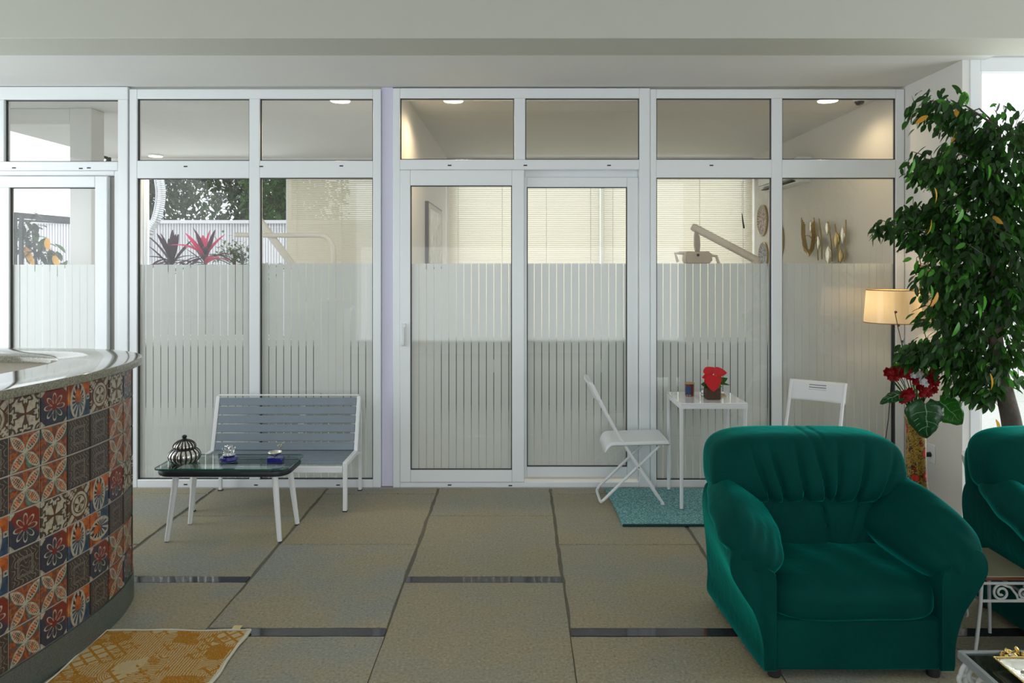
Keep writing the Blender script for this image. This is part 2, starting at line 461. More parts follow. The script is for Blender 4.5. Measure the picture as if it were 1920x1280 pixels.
M['redflower'] = mat('deep_red_petals', (.36, .006, .012), .6, var=.25, vs=60, trans=.2)
M['whiteflower'] = mat('silver_white_petals', (.62, .62, .60), .5, var=.1)
def bigleaf():
    m, p = begin('philodendron_leaf'); c = texco(); x, y, z = sep(c); n = noise(c, 18, 3)
    setin(p, 'Base Color', mixc(n, (.010, .055, .014), (.020, .10, .024))); p.inputs['Roughness'].default_value = .3
    translucent(p, (.03, .2, .03), .2); return m
M['bigleaf'] = bigleaf()
M['bigleaf2'] = leaf_mat('light_philodendron_leaf', (.03, .16, .02), (.06, .26, .03), .35, .3)
M['vein'] = mat('leaf_vein', (.22, .40, .20), .4)

# ------------------------------------------------------------------ SETTING: floor
floor = MB().box(-5.2, 6.0, -3.0, 5.70, -.06, -.006).build('floor', M['grout'], smooth=False)
struct(floor, 'grey limestone slab floor of the waiting room')
colX = [-3.18, -2.32, -1.467, -.62, .231, 1.087, 1.94, 2.79, 3.65, 4.5]
phA = [5.70, 5.07, 4.04, 3.0, 1.95, .9, -.2, -1.3, -2.4]; phB = [5.70, 5.56, 4.55, 3.46, 2.4, 1.35, .3, -.8, -1.9]
def slab(x0, x1, y0, y1):
    g = .006 if y1 > 4.05 else .0012; ra = .009 if y1 > 4.05 else .002
    def edge(a, b, n, fx, amp):
        return [a + (b - a) * i / n for i in range(n)]
    pts = []; bv = .003 if y1 > 4.05 else .0012
    jr = lambda a: random.uniform(-a, a)
    for i in range(10): pts.append((x0 + g + (x1 - x0 - 2 * g) * i / 10, y0 + g + (jr(.002) if i else 0)))
    for i in range(10): pts.append((x1 - g - (abs(jr(ra)) if i else 0), y0 + g + (y1 - y0 - 2 * g) * i / 10))
    for i in range(10): pts.append((x1 - g - (x1 - x0 - 2 * g) * i / 10, y1 - g - (jr(.002) if i else 0)))
    for i in range(10): pts.append((x0 + g + (abs(jr(ra)) if i else 0), y1 - g - (y1 - y0 - 2 * g) * i / 10))
    dz = random.uniform(-.0012, .0012)
    mb = MB(); mb.loft([[(x, y, -.02) for x, y in pts], [(x, y, -.003 + dz) for x, y in pts],
                        [(x + (bv if x < (x0 + x1) / 2 else -bv), y + (bv if y < (y0 + y1) / 2 else -bv), dz) for x, y in pts]])
    mb.build('slab', M['stone'], floor, smooth=False)
for ci in range(len(colX) - 1):
    rows = phA if ci % 2 == 1 else phB
    for j in range(len(rows) - 1):
        y1, y0 = rows[j], rows[j + 1]
        st = (rows is phA and abs(y1 - 4.04) < .01) or (rows is phB and abs(y1 - 3.46) < .01)
        if st:
            MB().box(colX[ci] + .005, colX[ci + 1] - .005, y1 - .036, y1 + .036, -.02, .0005).build('granite_strip', M['strip'], floor, smooth=False)
        b0 = .038 if (rows is phA and abs(y0 - 4.04) < .01) or (rows is phB and abs(y0 - 3.46) < .01) else 0
        slab(colX[ci], colX[ci + 1], y0 + b0, y1 - (.038 if st else 0))
struct(MB().box(-5.2, 3.0, 5.71, 9.6, -.06, -.004).build('floor', M['clinic_floor'], smooth=False), 'pale floor of the treatment rooms behind the glass')
struct(MB().box(-40, 40, 9.61, 60, -.2, -.05).box(3.09, 40, 5.1, 9.6, -.2, -.05).box(-40, -5.21, -3, 9.6, -.2, -.05).build('ground', M['ground'], smooth=False), 'pale gravel ground outside the windows')

# ------------------------------------------------------------------ SETTING: walls and ceiling
CZ = 3.068
struct(MB().box(-5.2, 3.1, 4.80, 9.55, CZ, CZ + .2).build('ceiling', M['ceil'], smooth=False), 'low white ceiling over the glass partition')
struct(MB().box(-5.2, 6.0, -3.0, 4.5, 3.62, 3.8).build('ceiling', M['ceil'], smooth=False), 'high ceiling of the waiting room')
struct(MB().box(-5.2, 6.0, 4.486, 4.852, CZ - .006, 3.8).build('trim_1', mat('olive_grey_paint', (.52, .52, .46), .8, var=.02), bevel=.004), 'pale grey beam across the top of the room')
wr = struct(MB().box(2.95, 3.08, 4.98, 9.6, 0, CZ).build('wall_right', M['clinic'], smooth=False), 'cream wall at the right end of the glass partition')
struct(MB().box(-.99, -.93, 5.80, 9.5, 0, CZ).build('wall_middle', M['clinic'], smooth=False), 'cream wall dividing the two treatment rooms')
# clinic rear wall with its openings (garden window left, two blind windows right)
wb = MB()
wb.box(-5.2, 3.0, 9.5, 9.62, 2.9, CZ)
wb.box(-4.86, 3.0, 9.5, 9.62, 0, .75)
for a, b in ((-4.90, -4.80), (-1.02, -.86), (1.005, 1.01), (2.94, 3.0)): wb.box(a, b, 9.5, 9.62, .75, 2.9)
struct(wb.build('wall_back', M['clinic'], smooth=False), 'rear wall of the treatment rooms with wide windows')
def frame_bars(mb, x0, x1, z0, z1, y0, y1, w):
    mb.box(x0, x0 + w, y0, y1, z0, z1); mb.box(x1 - w, x1, y0, y1, z0, z1)
    mb.box(x0 + w, x1 - w, y0, y1, z0, z0 + w); mb.box(x0 + w, x1 - w, y0, y1, z1 - w, z1)
gw = sroot('window_4', 'white garden window in the rear wall of the left treatment room', (-2.9, 9.52, .75))
mb = MB(); frame_bars(mb, -4.80, -1.02, .76, 2.89, 9.51, 9.57, .05); mb.box(-2.98, -2.93, 9.51, 9.57, .81, 2.84); mb.build('frame', M['upvc'], gw, bevel=.004)
MB().box(-4.75, -2.98, 9.535, 9.541, .81, 2.84).build('pane', M['glass'], gw, smooth=False)
MB().box(-2.93, -1.07, 9.535, 9.541, .81, 2.84).build('pane', M['glass'], gw, smooth=False)
gw = sroot('window_5', 'white window behind the blinds of the right treatment room', (1.0, 9.52, .75))
mb = MB(); frame_bars(mb, -.86, 2.94, .76, 2.89, 9.53, 9.58, .05); mb.box(1.03, 1.08, 9.53, 9.58, .81, 2.84); mb.build('frame', M['upvc'], gw, bevel=.004)
MB().box(-.81, 1.03, 9.55, 9.556, .81, 2.84).build('pane', M['glass'], gw, smooth=False)
MB().box(1.08, 2.89, 9.55, 9.556, .81, 2.84).build('pane', M['glass'], gw, smooth=False)
# waiting-room shell outside the frame
wl = MB().box(-5.2, -5.08, -3, 1.4, 0, 3.7).box(-5.2, -5.08, 5.5, 5.72, 0, 3.7).box(-5.2, -5.08, 1.4, 5.5, 2.95, 3.7).build('wall_left', M['wall'], smooth=False)
struct(wl, 'left wall of the waiting room with a wide opening')
wf = MB().box(-5.2, 6, -3.12, -3.0, 0, .22).box(-5.2, 6, -3.12, -3.0, 3.3, 3.7).box(-5.2, -3.2, -3.12, -3, .22, 3.3).box(3.2, 6, -3.12, -3, .22, 3.3)
struct(wf.build('wall_front', M['wall'], smooth=False), 'wall behind the viewpoint with a wide open window')
struct(MB().box(5.9, 6.0, -3, 1.6, 0, 3.7).box(5.9, 6.0, 4.9, 5.1, 0, 3.7).box(5.9, 6.0, 1.6, 4.9, 2.95, 3.7).build('wall_east', M['wall'], smooth=False), 'far right wall of the waiting room with a wide opening')
# added pillar and header, standing in for a reflection in the left door glass
struct(MB().box(-3.92, -3.73, 6.5, 6.7, 0, CZ).box(-5.2, -3.93, 6.52, 6.66, 2.93, CZ).build('trim_2', M['clinic'], bevel=.005), 'pale square pillar added behind the left glass door in place of a reflection')

# ------------------------------------------------------------------ SETTING: glass partition
YW = 5.72; S = F / YW
wx = lambda px: (px - CX) / S
wz = lambda py: H - (py - CY) / S
def bars(root, rects, y0, y1, mat_=None, bev=.005):
    mb = MB()
    for (a, b, c, d) in rects: mb.box(wx(a), wx(b), y0, y1, wz(d), wz(c))
    return mb.build('frame', mat_ or M['upvc'], root, bevel=bev)
def pane(root, a, b, c, d, y, film=None, first=12.):
    g = 1.6; mb = MB()
    for (p, q, r_, s_) in ((a, a + g, c, d), (b - g, b, c, d), (a, b, c, c + g), (a, b, d - g, d)):
        mb.box(wx(p), wx(q), y - .014, y + .004, wz(s_), wz(r_))
    mb.build('gasket', M['gasket'], root, smooth=False)
    MB().box(wx(a), wx(b), y, y + .006, wz(d), wz(c)).build('pane', M['glass'], root, smooth=False)
    if film:
        xs = [a + .5]; x = a + first
        while x < b - 2: xs.append(x); x += 14.08
        xs.append(b - .5 + 1.3)
        for i in range(len(xs) - 1):
            e0 = xs[i] + (.65 if i else 0); e1 = xs[i + 1] - .65
            if e1 - e0 < 1: continue
            MB().box(wx(e0), wx(e1), y + .0075, y + .0085, wz(d - .5), wz(film)).build('film_strip', M['film'], root, smooth=False)
def slots(root, pts, y):
    for (px, py) in pts:
        MB().box(wx(px - 3.5), wx(px + 3.5), y - .002, y + .01, wz(py + 1.1), wz(py - 1.1)).build('drain_slot', M['slot'], root, smooth=False)
yf = YW; yb = YW + .065
w1 = sroot('window_1', 'two-bay fixed glass partition behind the grey bench', (wx(478), YW, 0))
bars(w1, [(242, 257, 167, 914), (699, 714, 167, 914), (467, 487, 185, 899), (257, 699, 167, 185), (257, 467, 301, 334), (487, 699, 301, 333), (257, 699, 899, 914)], yf, yb)
pane(w1, 257, 467, 185, 301, yf + .028); pane(w1, 487, 699, 185, 301, yf + .028)
pane(w1, 257, 467, 334, 899, yf + .028, 496, 12); pane(w1, 487, 699, 333, 899, yf + .028, 494, 14)
slots(w1, [(348, 312), (490, 312), (640, 311), (348, 908), (480, 909), (634, 909)], yf)
struct(MB().box(wx(714.5), wx(736), yf + .02, yb + .03, 0, CZ).build('trim_3', M['lilac'], bevel=.004), 'narrow lilac post between the glass bays')
w2 = sroot('window_2', 'white frame and top lights above the sliding doors', (wx(978), YW, 0))
bars(w2, [(736.5, 750, 165, 914), (1199, 1219, 165, 914), (750, 1199, 165, 184), (964, 985, 184, 299), (750, 1199, 299, 318), (750, 1199, 904, 914)], yf, yb + .03)
pane(w2, 750, 964, 184, 299, yf + .028); pane(w2, 985, 1199, 184, 299, yf + .028)
bars(w2, [(983, 1199, 312, 333)], yf + .075, yb + .03)
slots(w2, [(843, 310), (985, 310), (1142, 310), (843, 909), (957, 910)], yf)
d1 = sroot('door_1', 'left white sliding door with the lever handle', (wx(866), YW, 0))
bars(d1, [(750.5, 770, 319, 903), (960, 983, 319, 903), (770, 960, 319, 348), (770, 960, 880, 903)], yf - .012, yf + .03)
pane(d1, 770, 960, 348, 880, yf + .006, 494, 15)
MB().box(wx(752), wx(762), yf - .026, yf - .012, wz(648), wz(606)).box(wx(754), wx(760), yf - .05, yf - .02, wz(646), wz(612)).build('handle', M['white_metal'], d1, bevel=.004)
MB().tube([(wx(757), yf - .03, wz(619)), (wx(757), yf - .022, wz(619))], .006, 10).build('lock', M['chrome'], d1)
d2 = sroot('door_2', 'right white sliding door behind the folding chair', (wx(1090), YW + .04, 0))
bars(d2, [(975, 988, 331, 897), (1177, 1198, 331, 897), (988, 1177, 331, 350), (988, 1177, 877, 897)], yf + .034, yf + .074)
pane(d2, 988, 1177, 350, 877, yf + .05, 494, 14)
w3 = sroot('window_3', 'two-bay fixed glass partition behind the white table', (wx(1460), YW, 0))
bars(w3, [(1219.5, 1231, 167, 914), (1680, 1696, 167, 914), (1447, 1467, 184, 900), (1231, 1680, 167, 184), (1231, 1447, 299, 333), (1467, 1680, 299, 333), (1231, 1680, 900, 914)], yf, yb)
pane(w3, 1231, 1447, 184, 299, yf + .028); pane(w3, 1467, 1680, 184, 299, yf + .028)
pane(w3, 1231, 1447, 333, 900, yf + .028, 494, 14); pane(w3, 1467, 1680, 333, 900, yf + .028, 494, 12)
slots(w3, [(1334, 310), (1334, 909)], yf)
w0 = sroot('window_6', 'white top light above the left entrance door', (wx(110), YW, 0))
bars(w0, [(-300, 240.5, 163, 187), (222, 240.5, 187, 914), (-20, 9, 187, 303), (-300, 222, 303, 320), (-300, -20, 187, 303)], yf - .01, yb)
pane(w0, 9, 222, 187, 303, yf + .028)
slots(w0, [(28, 315), (153, 316), (168, 315)], yf - .01)
d3 = sroot('door_3', 'left glass entrance door behind the reception counter', (wx(90), YW, 0))
bars(d3, [(182, 205, 331, 910), (-200, 182, 331, 352), (-12, 22, 352, 910), (22, 182, 880, 910), (-200, -170, 352, 910)], yf - .03, yf + .03)
bars(d3, [(214, 222, 320, 910), (-300, 214, 320, 329)], yf, yf + .05)
bars(d3, [(205.5, 213.5, 331, 910)], yf + .01, yf + .05, M['gasket'] if False else mat('grey_seal', (.35, .34, .32), .6))
M['aqua'] = glass_mat('aqua_glass', (.86, .97, .95), .07)
pane(d3, 22, 182, 352, 880, yf, 496, 14)
pane(d3, -170, -12, 352, 880, yf, 496, 14)
# right garden door in the front wall plane
d4 = sroot('door_4', 'white garden door at the far right behind the fig tree', (3.8, 5.02, 0))
mb = MB(); mb.box(3.0, 3.07, 4.975, 5.06, 0, CZ + .02); mb.box(3.07, 5.9, 4.975, 5.06, 2.99, CZ + .02); mb.box(3.07, 5.9, 4.975, 5.06, -.01, .05); mb.box(4.42, 4.50, 4.98, 5.05, .05, 2.99); mb.box(5.82, 5.9, 4.975, 5.06, .05, 2.99)
mb.build('frame', M['upvc'], d4, bevel=.004)
MB().box(3.07, 4.42, 5.01, 5.016, .05, 2.99).build('pane', M['glass'], d4, smooth=False)
MB().box(4.50, 5.82, 5.01, 5.016, .05, 2.99).build('pane', M['glass'], d4, smooth=False)
struct(MB().box(3.08, 6.0, 4.86, 5.1, CZ + .02, 3.8).build('wall_end', M['wall'], smooth=False), 'strip of wall above the garden door')
#@@OBJECTS
# ------------------------------------------------------------------ RECEPTION COUNTER
def catmull(pts, n=12):
    out = []
    for i in range(len(pts) - 1):
        p0 = Vector(pts[max(i - 1, 0)]); p1 = Vector(pts[i]); p2 = Vector(pts[i + 1]); p3 = Vector(pts[min(i + 2, len(pts) - 1)])
        for k in range(n):
            t = k / n
            out.append(.5 * ((2 * p1) + (p2 - p0) * t + (2 * p0 - 5 * p1 + 4 * p2 - p3) * t * t + (3 * p1 - p0 - 3 * p2 + p3) * t ** 3))
    out.append(Vector(pts[-1])); return out
cpath = catmull([(-2.30, 1.65), (-2.16, 2.05), (-2.06, 2.45), (-1.985, 2.86), (-1.94, 3.15), (-1.925, 3.42), (-1.945, 3.66), (-2.02, 3.88), (-2.19, 4.06), (-2.45, 4.17), (-2.8, 4.20), (-3.3, 4.20), (-3.9, 4.20)], 14)
def offset(path, d):
    out = []
    for i, p in enumerate(path):
        t = (path[min(i + 1, len(path) - 1)] - path[max(i - 1, 0)]).normalized()
        out.append(p + Vector((t.y, -t.x)) * d)
    return out
counter = thing('reception_counter', 'curved reception counter clad in colourful patterned tiles under a granite top', 'counter', (-2.4, 3.5, 0))
def wall_strip(mb, a, b, z0, z1):
    return mb.loft([[(p.x, p.y, z0), (q.x, q.y, z0), (q.x, q.y, z1), (p.x, p.y, z1)] for p, q in zip(a, b)])
wall_strip(MB(), cpath, offset(cpath, -.27), .0, 1.19).build('body', M['tilegrout'], counter)
wall_strip(MB(), offset(cpath, .012), offset(cpath, -.02), .0, .132).build('plinth', M['plinth'], counter)
oo = offset(cpath, .040); oi = offset(cpath, -.315)
top = MB(); rings = []
for p, q in zip(oo, oi):
    d = (p - q).normalized(); ring = []
    for k in range(9):
        a = -PI / 2 + PI * k / 8
        ca = abs(math.cos(a)) ** .35; sa = math.copysign(abs(math.sin(a)) ** .45, a); ring.append((p.x + d.x * .010 * ca, p.y + d.y * .010 * ca, 1.211 + .019 * sa))
    for k in range(5):
        a = PI / 2 + PI * k / 4
        ring.append((q.x + d.x * .012 * math.cos(a), q.y + d.y * .012 * math.cos(a), 1.211 + .019 * math.sin(a)))
    rings.append(ring)
top.loft(rings).build('countertop', M['granite'], counter)
MB().add([(p.x, p.y, .76) for p in offset(cpath, -.28)] + [(p.x, p.y, .78) for p in offset(cpath, -.28)] , []).v
dk = offset(cpath, -.27); de = offset(cpath, -.75)
wall_strip(MB(), dk, de, .72, .75).build('inner_desk', M['wall'], counter)
PITCH = .1505
cum = [0]
for i in range(1, len(cpath)): cum.append(cum[-1] + (cpath[i] - cpath[i - 1]).length)
def along(s):
    for i in range(1, len(cpath)):
        if cum[i] >= s:
            t = (s - cum[i - 1]) / (cum[i] - cum[i - 1]); p = cpath[i - 1].lerp(cpath[i], t)
            tg = (cpath[min(i + 2, len(cpath) - 1)] - cpath[max(i - 3, 0)]).normalized(); return p, tg
    return cpath[-1], Vector((-1, 0))
s_ref = None
for i in range(1, len(cpath)):
    if cpath[i].y > 2.90 and s_ref is None: s_ref = cum[i - 1] + (2.90 - cpath[i - 1].y) / (cpath[i].y - cpath[i - 1].y) * (cum[i] - cum[i - 1])
GRID = ["DABCDABEFEFBC", "EFFEEFFEDFAFE", "EFFEEFFEBCFEF", "CBADCBADFEEFB", "CEBCCEEFFABEF", "BFFEBFFEBEFCE", "EFBCEFBFEDAFF"]
proto_tile = {}
def tile_mesh(k):
    h = .0718; t = .004
    mb = MB(); mb.box(-h, h, -.004, t - .002, -h, h)
    mb.add([(-h, t - .002, -h), (h, t - .002, -h), (h, t - .002, h), (-h, t - .002, h), (-h + .003, t, -h + .003), (h - .003, t, -h + .003), (h - .003, t, h - .003), (-h + .003, t, h - .003)],
           [(0, 4, 5, 1), (1, 5, 6, 2), (2, 6, 7, 3), (3, 7, 4, 0), (4, 7, 6, 5)])
    return mb
PRE = ['EBFAC', 'CFFEE', 'AFFEB', 'EDBCA', 'FEACE', 'BCEFF', 'ABDFF']; PRE = [q + 'FE' for q in PRE]
for r, row in enumerate(GRID):
    for c, k in enumerate((PRE[r] + row)):
        c -= 7
        s = s_ref + (c - 1.08) * .1505 + .0752
        if s < .1 or s > cum[-1] - .1: continue
        p, tg = along(s); ang = math.atan2(tg.y, tg.x)
        z = 1.19 - .004 - PITCH * (r + .5)
        if k not in proto_tile:
            o = tile_mesh(k).build('tile', TILE[k], counter, smooth=False, local=True); proto_tile[k] = o
        else: o = piece(proto_tile[k], counter, (0, 0, 0))
        # local x along the path, local -y outward -> rotate so outward normal is right of travel
        out = Vector((tg.y, -tg.x))
        jit = random.uniform(-.004, .004)
        o.location = (p.x + out.x * .002 - counter.location.x, p.y + out.y * .002 - counter.location.y, z)
        turn = PI / 2 if (k == 'C' and (r + c) % 3 == 2) else 0
        Mx = Matrix((tuple((-tg.x, out.x, 0)), tuple((-tg.y, out.y, 0)), (0, 0, 1))).to_4x4()
        Mx = Mx @ Matrix.Rotation(turn + jit, 4, 'Y')
        o.rotation_euler = Mx.to_euler()

# ------------------------------------------------------------------ RUGS
def rug_mustard():
    m, p = begin('mustard_patterned_rug'); c = texco(); x, y, z = sep(c)
    cell = voro(c, 9, 'F1', 'CHEBYCHEV', .75, 'Color'); r_, g_, b_ = [V(q) for q in NT.nodes.new('ShaderNodeSeparateColor').outputs[:3]]
    setin(NT.nodes[r_.s.node.name], 0, cell)
    w = noise(c, 30, 3) * .8
    l1 = mth('SINE', x * 520.0 + w * 8.0) > .0; l2 = mth('SINE', y * 480.0 + w * 7.0) > .1
    rr = mth('SQRT', mth('POWER', mth('FLOORED_MODULO', x + .5, .17) - .085, 2.0) + mth('POWER', mth('FLOORED_MODULO', y + .5, .2) - .1, 2.0))
    arcs = mth('SINE', rr * 700.0) > .1
    dia = mth('MAXIMUM', mth('SINE', (x + y) * 92.0) > .72, mth('SINE', (x - y) * 92.0) > .72)
    f = (l1 * (r_ < .28)) + (l2 * AND(r_ > .28, r_ < .48)) + arcs * AND(r_ > .48, r_ < .68) + dia * AND(r_ > .68, r_ < .84) + 1.0 * (r_ > .88)
    f = mth('MINIMUM', f + dia * (noise(c, 7, 2) > .55) + (noise(c, 5, 3) > .58) * (noise(c, 300, 2) > .42), 1.0)
    f = f * smooth(noise(c, 260, 3), .3, .48)
    col = mixc(f, mixc(noise(c, 60, 3), srgb(186, 164, 116), srgb(204, 188, 150)), mixc(noise(c, 90, 2), srgb(150, 98, 14), srgb(190, 130, 30)))
    bx = mth('MAXIMUM', abs(x) / .325, abs(y) / .555) > 1.0
    setin(p, 'Base Color', mixc(bx, col, srgb(206, 202, 184))); p.inputs['Roughness'].default_value = .9; p.inputs['Specular IOR Level'].default_value = .1
    bump(p, noise(c, 300, 2), .5, .003); return m
rx0, rx1, ry0, ry1 = -1.918, -1.252, 2.33, 3.46
rug = thing('patterned_rug', 'mustard and cream patterned rug lying beside the tiled counter', 'rug', ((rx0 + rx1) / 2, (ry0 + ry1) / 2, 0))
def rugf(u, v):
    x = rx0 + (rx1 - rx0) * u; y = ry0 + (ry1 - ry0) * v
    e = max(abs(u - .5), abs(v - .5)) * 2
    return (x + .004 * math.sin(v * 21), y + .004 * math.sin(u * 17), .0075 + .0015 * math.sin(u * 9 + v * 5) + (.004 * math.sin(v * 23) ** 2 if u > .97 else 0))
MB().grid(rugf, 40, 60).build('pile', rug_mustard(), rug, solid=.008)
ed = []
for i in range(200):
    t = i / 50
    u, v = [(t, 0), (1, t - 1), (3 - t, 1), (0, 4 - t)][min(3, int(t))]
    ed.append(rugf(u, v))
MB().tube(ed, .0065, 6, closed=True).build('binding', mat('cream_binding', srgb(206, 202, 184), .9), rug)
MB().box(-1.345, -1.305, 3.455, 3.515, .004, .006).build('label_tab', mat('yellow_label', srgb(222, 206, 150), .8), rug, bevel=.001)
def rug_teal():
    m, p = begin('teal_speckled_rug'); c = texco(); n = noise(c, 130, 2, .7); n2 = noise(c, 40, 2)
    setin(p, 'Base Color', ramp(n, [(.34, srgb(18, 74, 80)), (.47, srgb(44, 132, 136)), (.55, srgb(96, 176, 178)), (.66, srgb(184, 222, 218))]))
    p.inputs['Roughness'].default_value = .95; p.inputs['Sheen Weight'].default_value = .2
    bump(p, n + n2 * .5, .8, .006); return m
tr = thing('teal_rug', 'speckled teal rug under the small white table', 'rug', (1.45, 5.25, 0))
MB().grid(lambda u, v: (.665 + 1.6 * u + (-.035 * max(0, v - .3) if u < .01 else 0) , 4.86 + .80 * v + .005 * math.sin(u * 11), .006 + .0025 * random.random()), 110, 56).build('pile', rug_teal(), tr, solid=.009)
MB().tube([(.668, 4.858, .008), (1.4, 4.862, .008), (2.26, 4.858, .008)], .009, 6).build('edge_binding', mat('dark_teal_binding', srgb(16, 54, 58), .9, vs=80), tr)

# ------------------------------------------------------------------ BENCH
bench = thing('slatted_bench', 'white framed bench with blue grey slats against the glass', 'bench', (-1.735, 5.4, 0))
bx0, bx1 = -2.262, -1.208; yfr, yre = 5.145, 5.64
SZ = .325
def backp(t):   # backrest line, t 0..1 from seat to top
    return Vector((0, 5.50 + .105 * t, .335 + .375 * t))
for side, x in (('l', bx0), ('r', bx1)):
    MB().beam((x, yfr + .015, 0.004), (x, yfr + .015, SZ + .012), .028, .03, (0, 1, 0)).build('front_leg', M['white_metal'], bench, bevel=.004)
    MB().beam((x, yre, .004), (x, yre, .60), .024, .024, (0, 1, 0)).build('rear_leg', M['white_metal'], bench, bevel=.003)
    mb = MB(); mb.beam((x, yfr + .005, SZ), (x, 5.50, .325), .032, .03); mb.beam((x, 5.485, .318), (x, yre + .008, .285), .03, .024)
    mb.build('side_rail', M['white_metal'], bench, bevel=.004)
    a = backp(-.02); b = backp(1.02); mb = MB(); mb.beam((x, a.y, a.z), (x, b.y, b.z), .028, .028, (0, 1, 0)); mb.beam((x, b.y, b.z - .02), (x, yre, .58), .018, .02)
    mb.build('back_post', M['white_metal'], bench, bevel=.004)
    for yy in (yfr + .015, yre): MB().box(x - .015, x + .015, yy - .016, yy + .016, 0, .007).build('foot_cap', M['rubber'], bench)
MB().box(bx0 + .016, bx1 - .016, yfr, yfr + .022, .268, .312).box(bx0 + .016, bx1 - .016, 5.485, 5.50, .285, .315).build('apron', M['white_metal'], bench, bevel=.004)
tp = backp(1.02); MB().beam((bx0, tp.y, tp.z + .008), (bx1, tp.y, tp.z + .008), .02, .01).build('top_rail', M['white_metal'], bench, bevel=.003)
br = MB(); 
for k in range(6):
    t = (k + .5) / 6; c = backp(t); d = Vector((0, .105, .375)).normalized()
    a = Vector((bx0 + .016, c.y - .004, c.z)); b = Vector((bx1 - .016, c.y - .004, c.z))
    MB().beam(a, b, .056, .014, (0, -d.z, d.y)).build('back_slat', M['grey_slat'], bench, bevel=.003)
    if k < 5:
        e = backp((k + 1) / 6)
        br.box(-1.64, -1.605, e.y + .004, e.y + .010, e.z - .006, e.z + .006); br.box(bx1 - .045, bx1 - .012, e.y + .004, e.y + .010, e.z - .006, e.z + .006)
br.build('bracket', M['white_metal'], bench)
bp = backp(.05); bq = backp(.98)
MB().beam((-1.62, bp.y + .012, bp.z), (-1.62, bq.y + .012, bq.z), .03, .008, (0, 1, 0)).build('back_stay', M['white_metal'], bench)
for k in range(6):
    y = yfr + .03 + k * .063
    MB().box(bx0 + .016, bx1 - .016, y, y + .052, SZ - .006 , SZ + .010).build('seat_slat', M['grey_slat'], bench, bevel=.003)

# ------------------------------------------------------------------ GLASS COFFEE TABLE
M['greenglass'] = glass_mat('table_glass', (.80, .90, .87), .13, .8)
M['greenedge'] = mat('green_glass_edge', (.005, .10, .065), .1, coat=1, var=0)
M['navyrim'] = mat('dark_plastic_rim', (.012, .016, .022), .45, bs=.1)
ct = thing('coffee_table', 'low glass topped coffee table with dark rim and white splayed legs', 'table', (-1.83, 4.75, 0))
def rrect(x0, x1, y0, y1, r, n=8):
    out = []
    for (cx, cy, a0) in ((x1 - r, y1 - r, 0), (x0 + r, y1 - r, 90), (x0 + r, y0 + r, 180), (x1 - r, y0 + r, 270)):
        for k in range(n + 1):
            a = R(a0 + 90 * k / n); out.append((cx + r * math.cos(a), cy + r * math.sin(a)))
    return out
tx0, tx1, ty0, ty1 = -2.255, -1.425, 4.575, 4.945
def ring(z, o, r): return [(x, y, z) for x, y in rrect(tx0 - o, tx1 + o, ty0 - o, ty1 + o, r)]
rim = MB()
prof = [(-.02, .400), (-.004, .398), (.008, .405), (.012, .418), (.008, .431), (-.004, .437), (-.05, .437), (-.06, .425), (-.05, .400)]
rim.loft([ring(z, o - .012, max(.03, .085 + o)) for o, z in prof] + [ring(prof[0][1], prof[0][0] - .012, .065)], cap=False)
rim.build('rim', M['navyrim'], ct)
MB().loft([ring(.4425, 0, .04), ring(.4505, 0, .04)]).build('glass_top', M['greenglass'], ct)
eg = MB(); a = ring(.4424, .0006, .04); b = ring(.4506, .0006, .04); eg.loft([a, b], cap=False); eg.build('glass_edge', M['greenedge'], ct)
pd = MB()
for (x, y) in ((tx0 + .1, ty0 + .02), (tx1 - .1, ty0 + .02), (tx0 + .1, ty1 - .02), (tx1 - .1, ty1 - .02)): pd.lathe([(.008, .436), (.008, .4428)], (x, y, 0), 10)
pd.build('spacer', M['rubber'], ct)
for (xa, ya, xb, yb_) in ((-2.125, 4.615, -2.172, 4.592), (-1.515, 4.615, -1.478, 4.592), (-2.125, 4.885, -2.168, 4.905), (-1.51, 4.885, -1.462, 4.905)):
    lg = MB(); lg.tube([(xa, ya, .405), ((xa + xb) / 2, (ya + yb_) / 2, .2), (xb, yb_, .004)], [.019, .017, .014], 14)
    o = lg.build('leg', M['white_metal'], ct)
    MB().tube([(xb, yb_, 0), (xb, yb_, .006)], .0125, 12).build('foot_cap', M['rubber'], o)
TZ = .4506
# ornate pot
px_, py_ = -2.128, 4.735
pot = thing('lidded_jar', 'silver and black ribbed pumpkin shaped jar with ball finial', 'jar', (px_, py_, TZ))
rib = lambda a: 1 - .07 * (.5 + .5 * math.cos(18 * a)) ** 4
body = [(.050, 0), (.074, .006), (.092, .024), (.098, .045), (.093, .064), (.078, .080), (.064, .088)]
lid = [(.058, .088), (.066, .096), (.067, .108), (.058, .122), (.040, .135), (.020, .142), (.012, .146)]
def spl(pr, n=5): return [tuple(v) for v in catmull(pr, n)]
MB().lathe(spl(body), (px_, py_, TZ), 90, rib).build('body', M['silver'], pot)
MB().lathe(spl(lid), (px_, py_, TZ), 90, rib).build('lid', M['silver'], pot)
st = MB()
for k in range(18):
    a = 2 * PI * k / 18
    for pr in (spl(body), spl(lid)):
        st.tube([(px_ + (r * .955 + .0015) * math.cos(a), py_ + (r * .955 + .0015) * math.sin(a), TZ + z) for r, z in pr], .0042, 5)
o = st.build('rib_stripes', M['black'], pot); o['kind'] = 'stuff'
MB().lathe([(.066, .083), (.070, .088), (.066, .093)], (px_, py_, TZ), 40).build('collar', M['black'], pot)
MB().lathe([(.010, .143), (.007, .150), (.013, .155), (.016, .163), (.013, .171), (.0, .176)], (px_, py_, TZ), 20).build('finial', M['black'], pot)
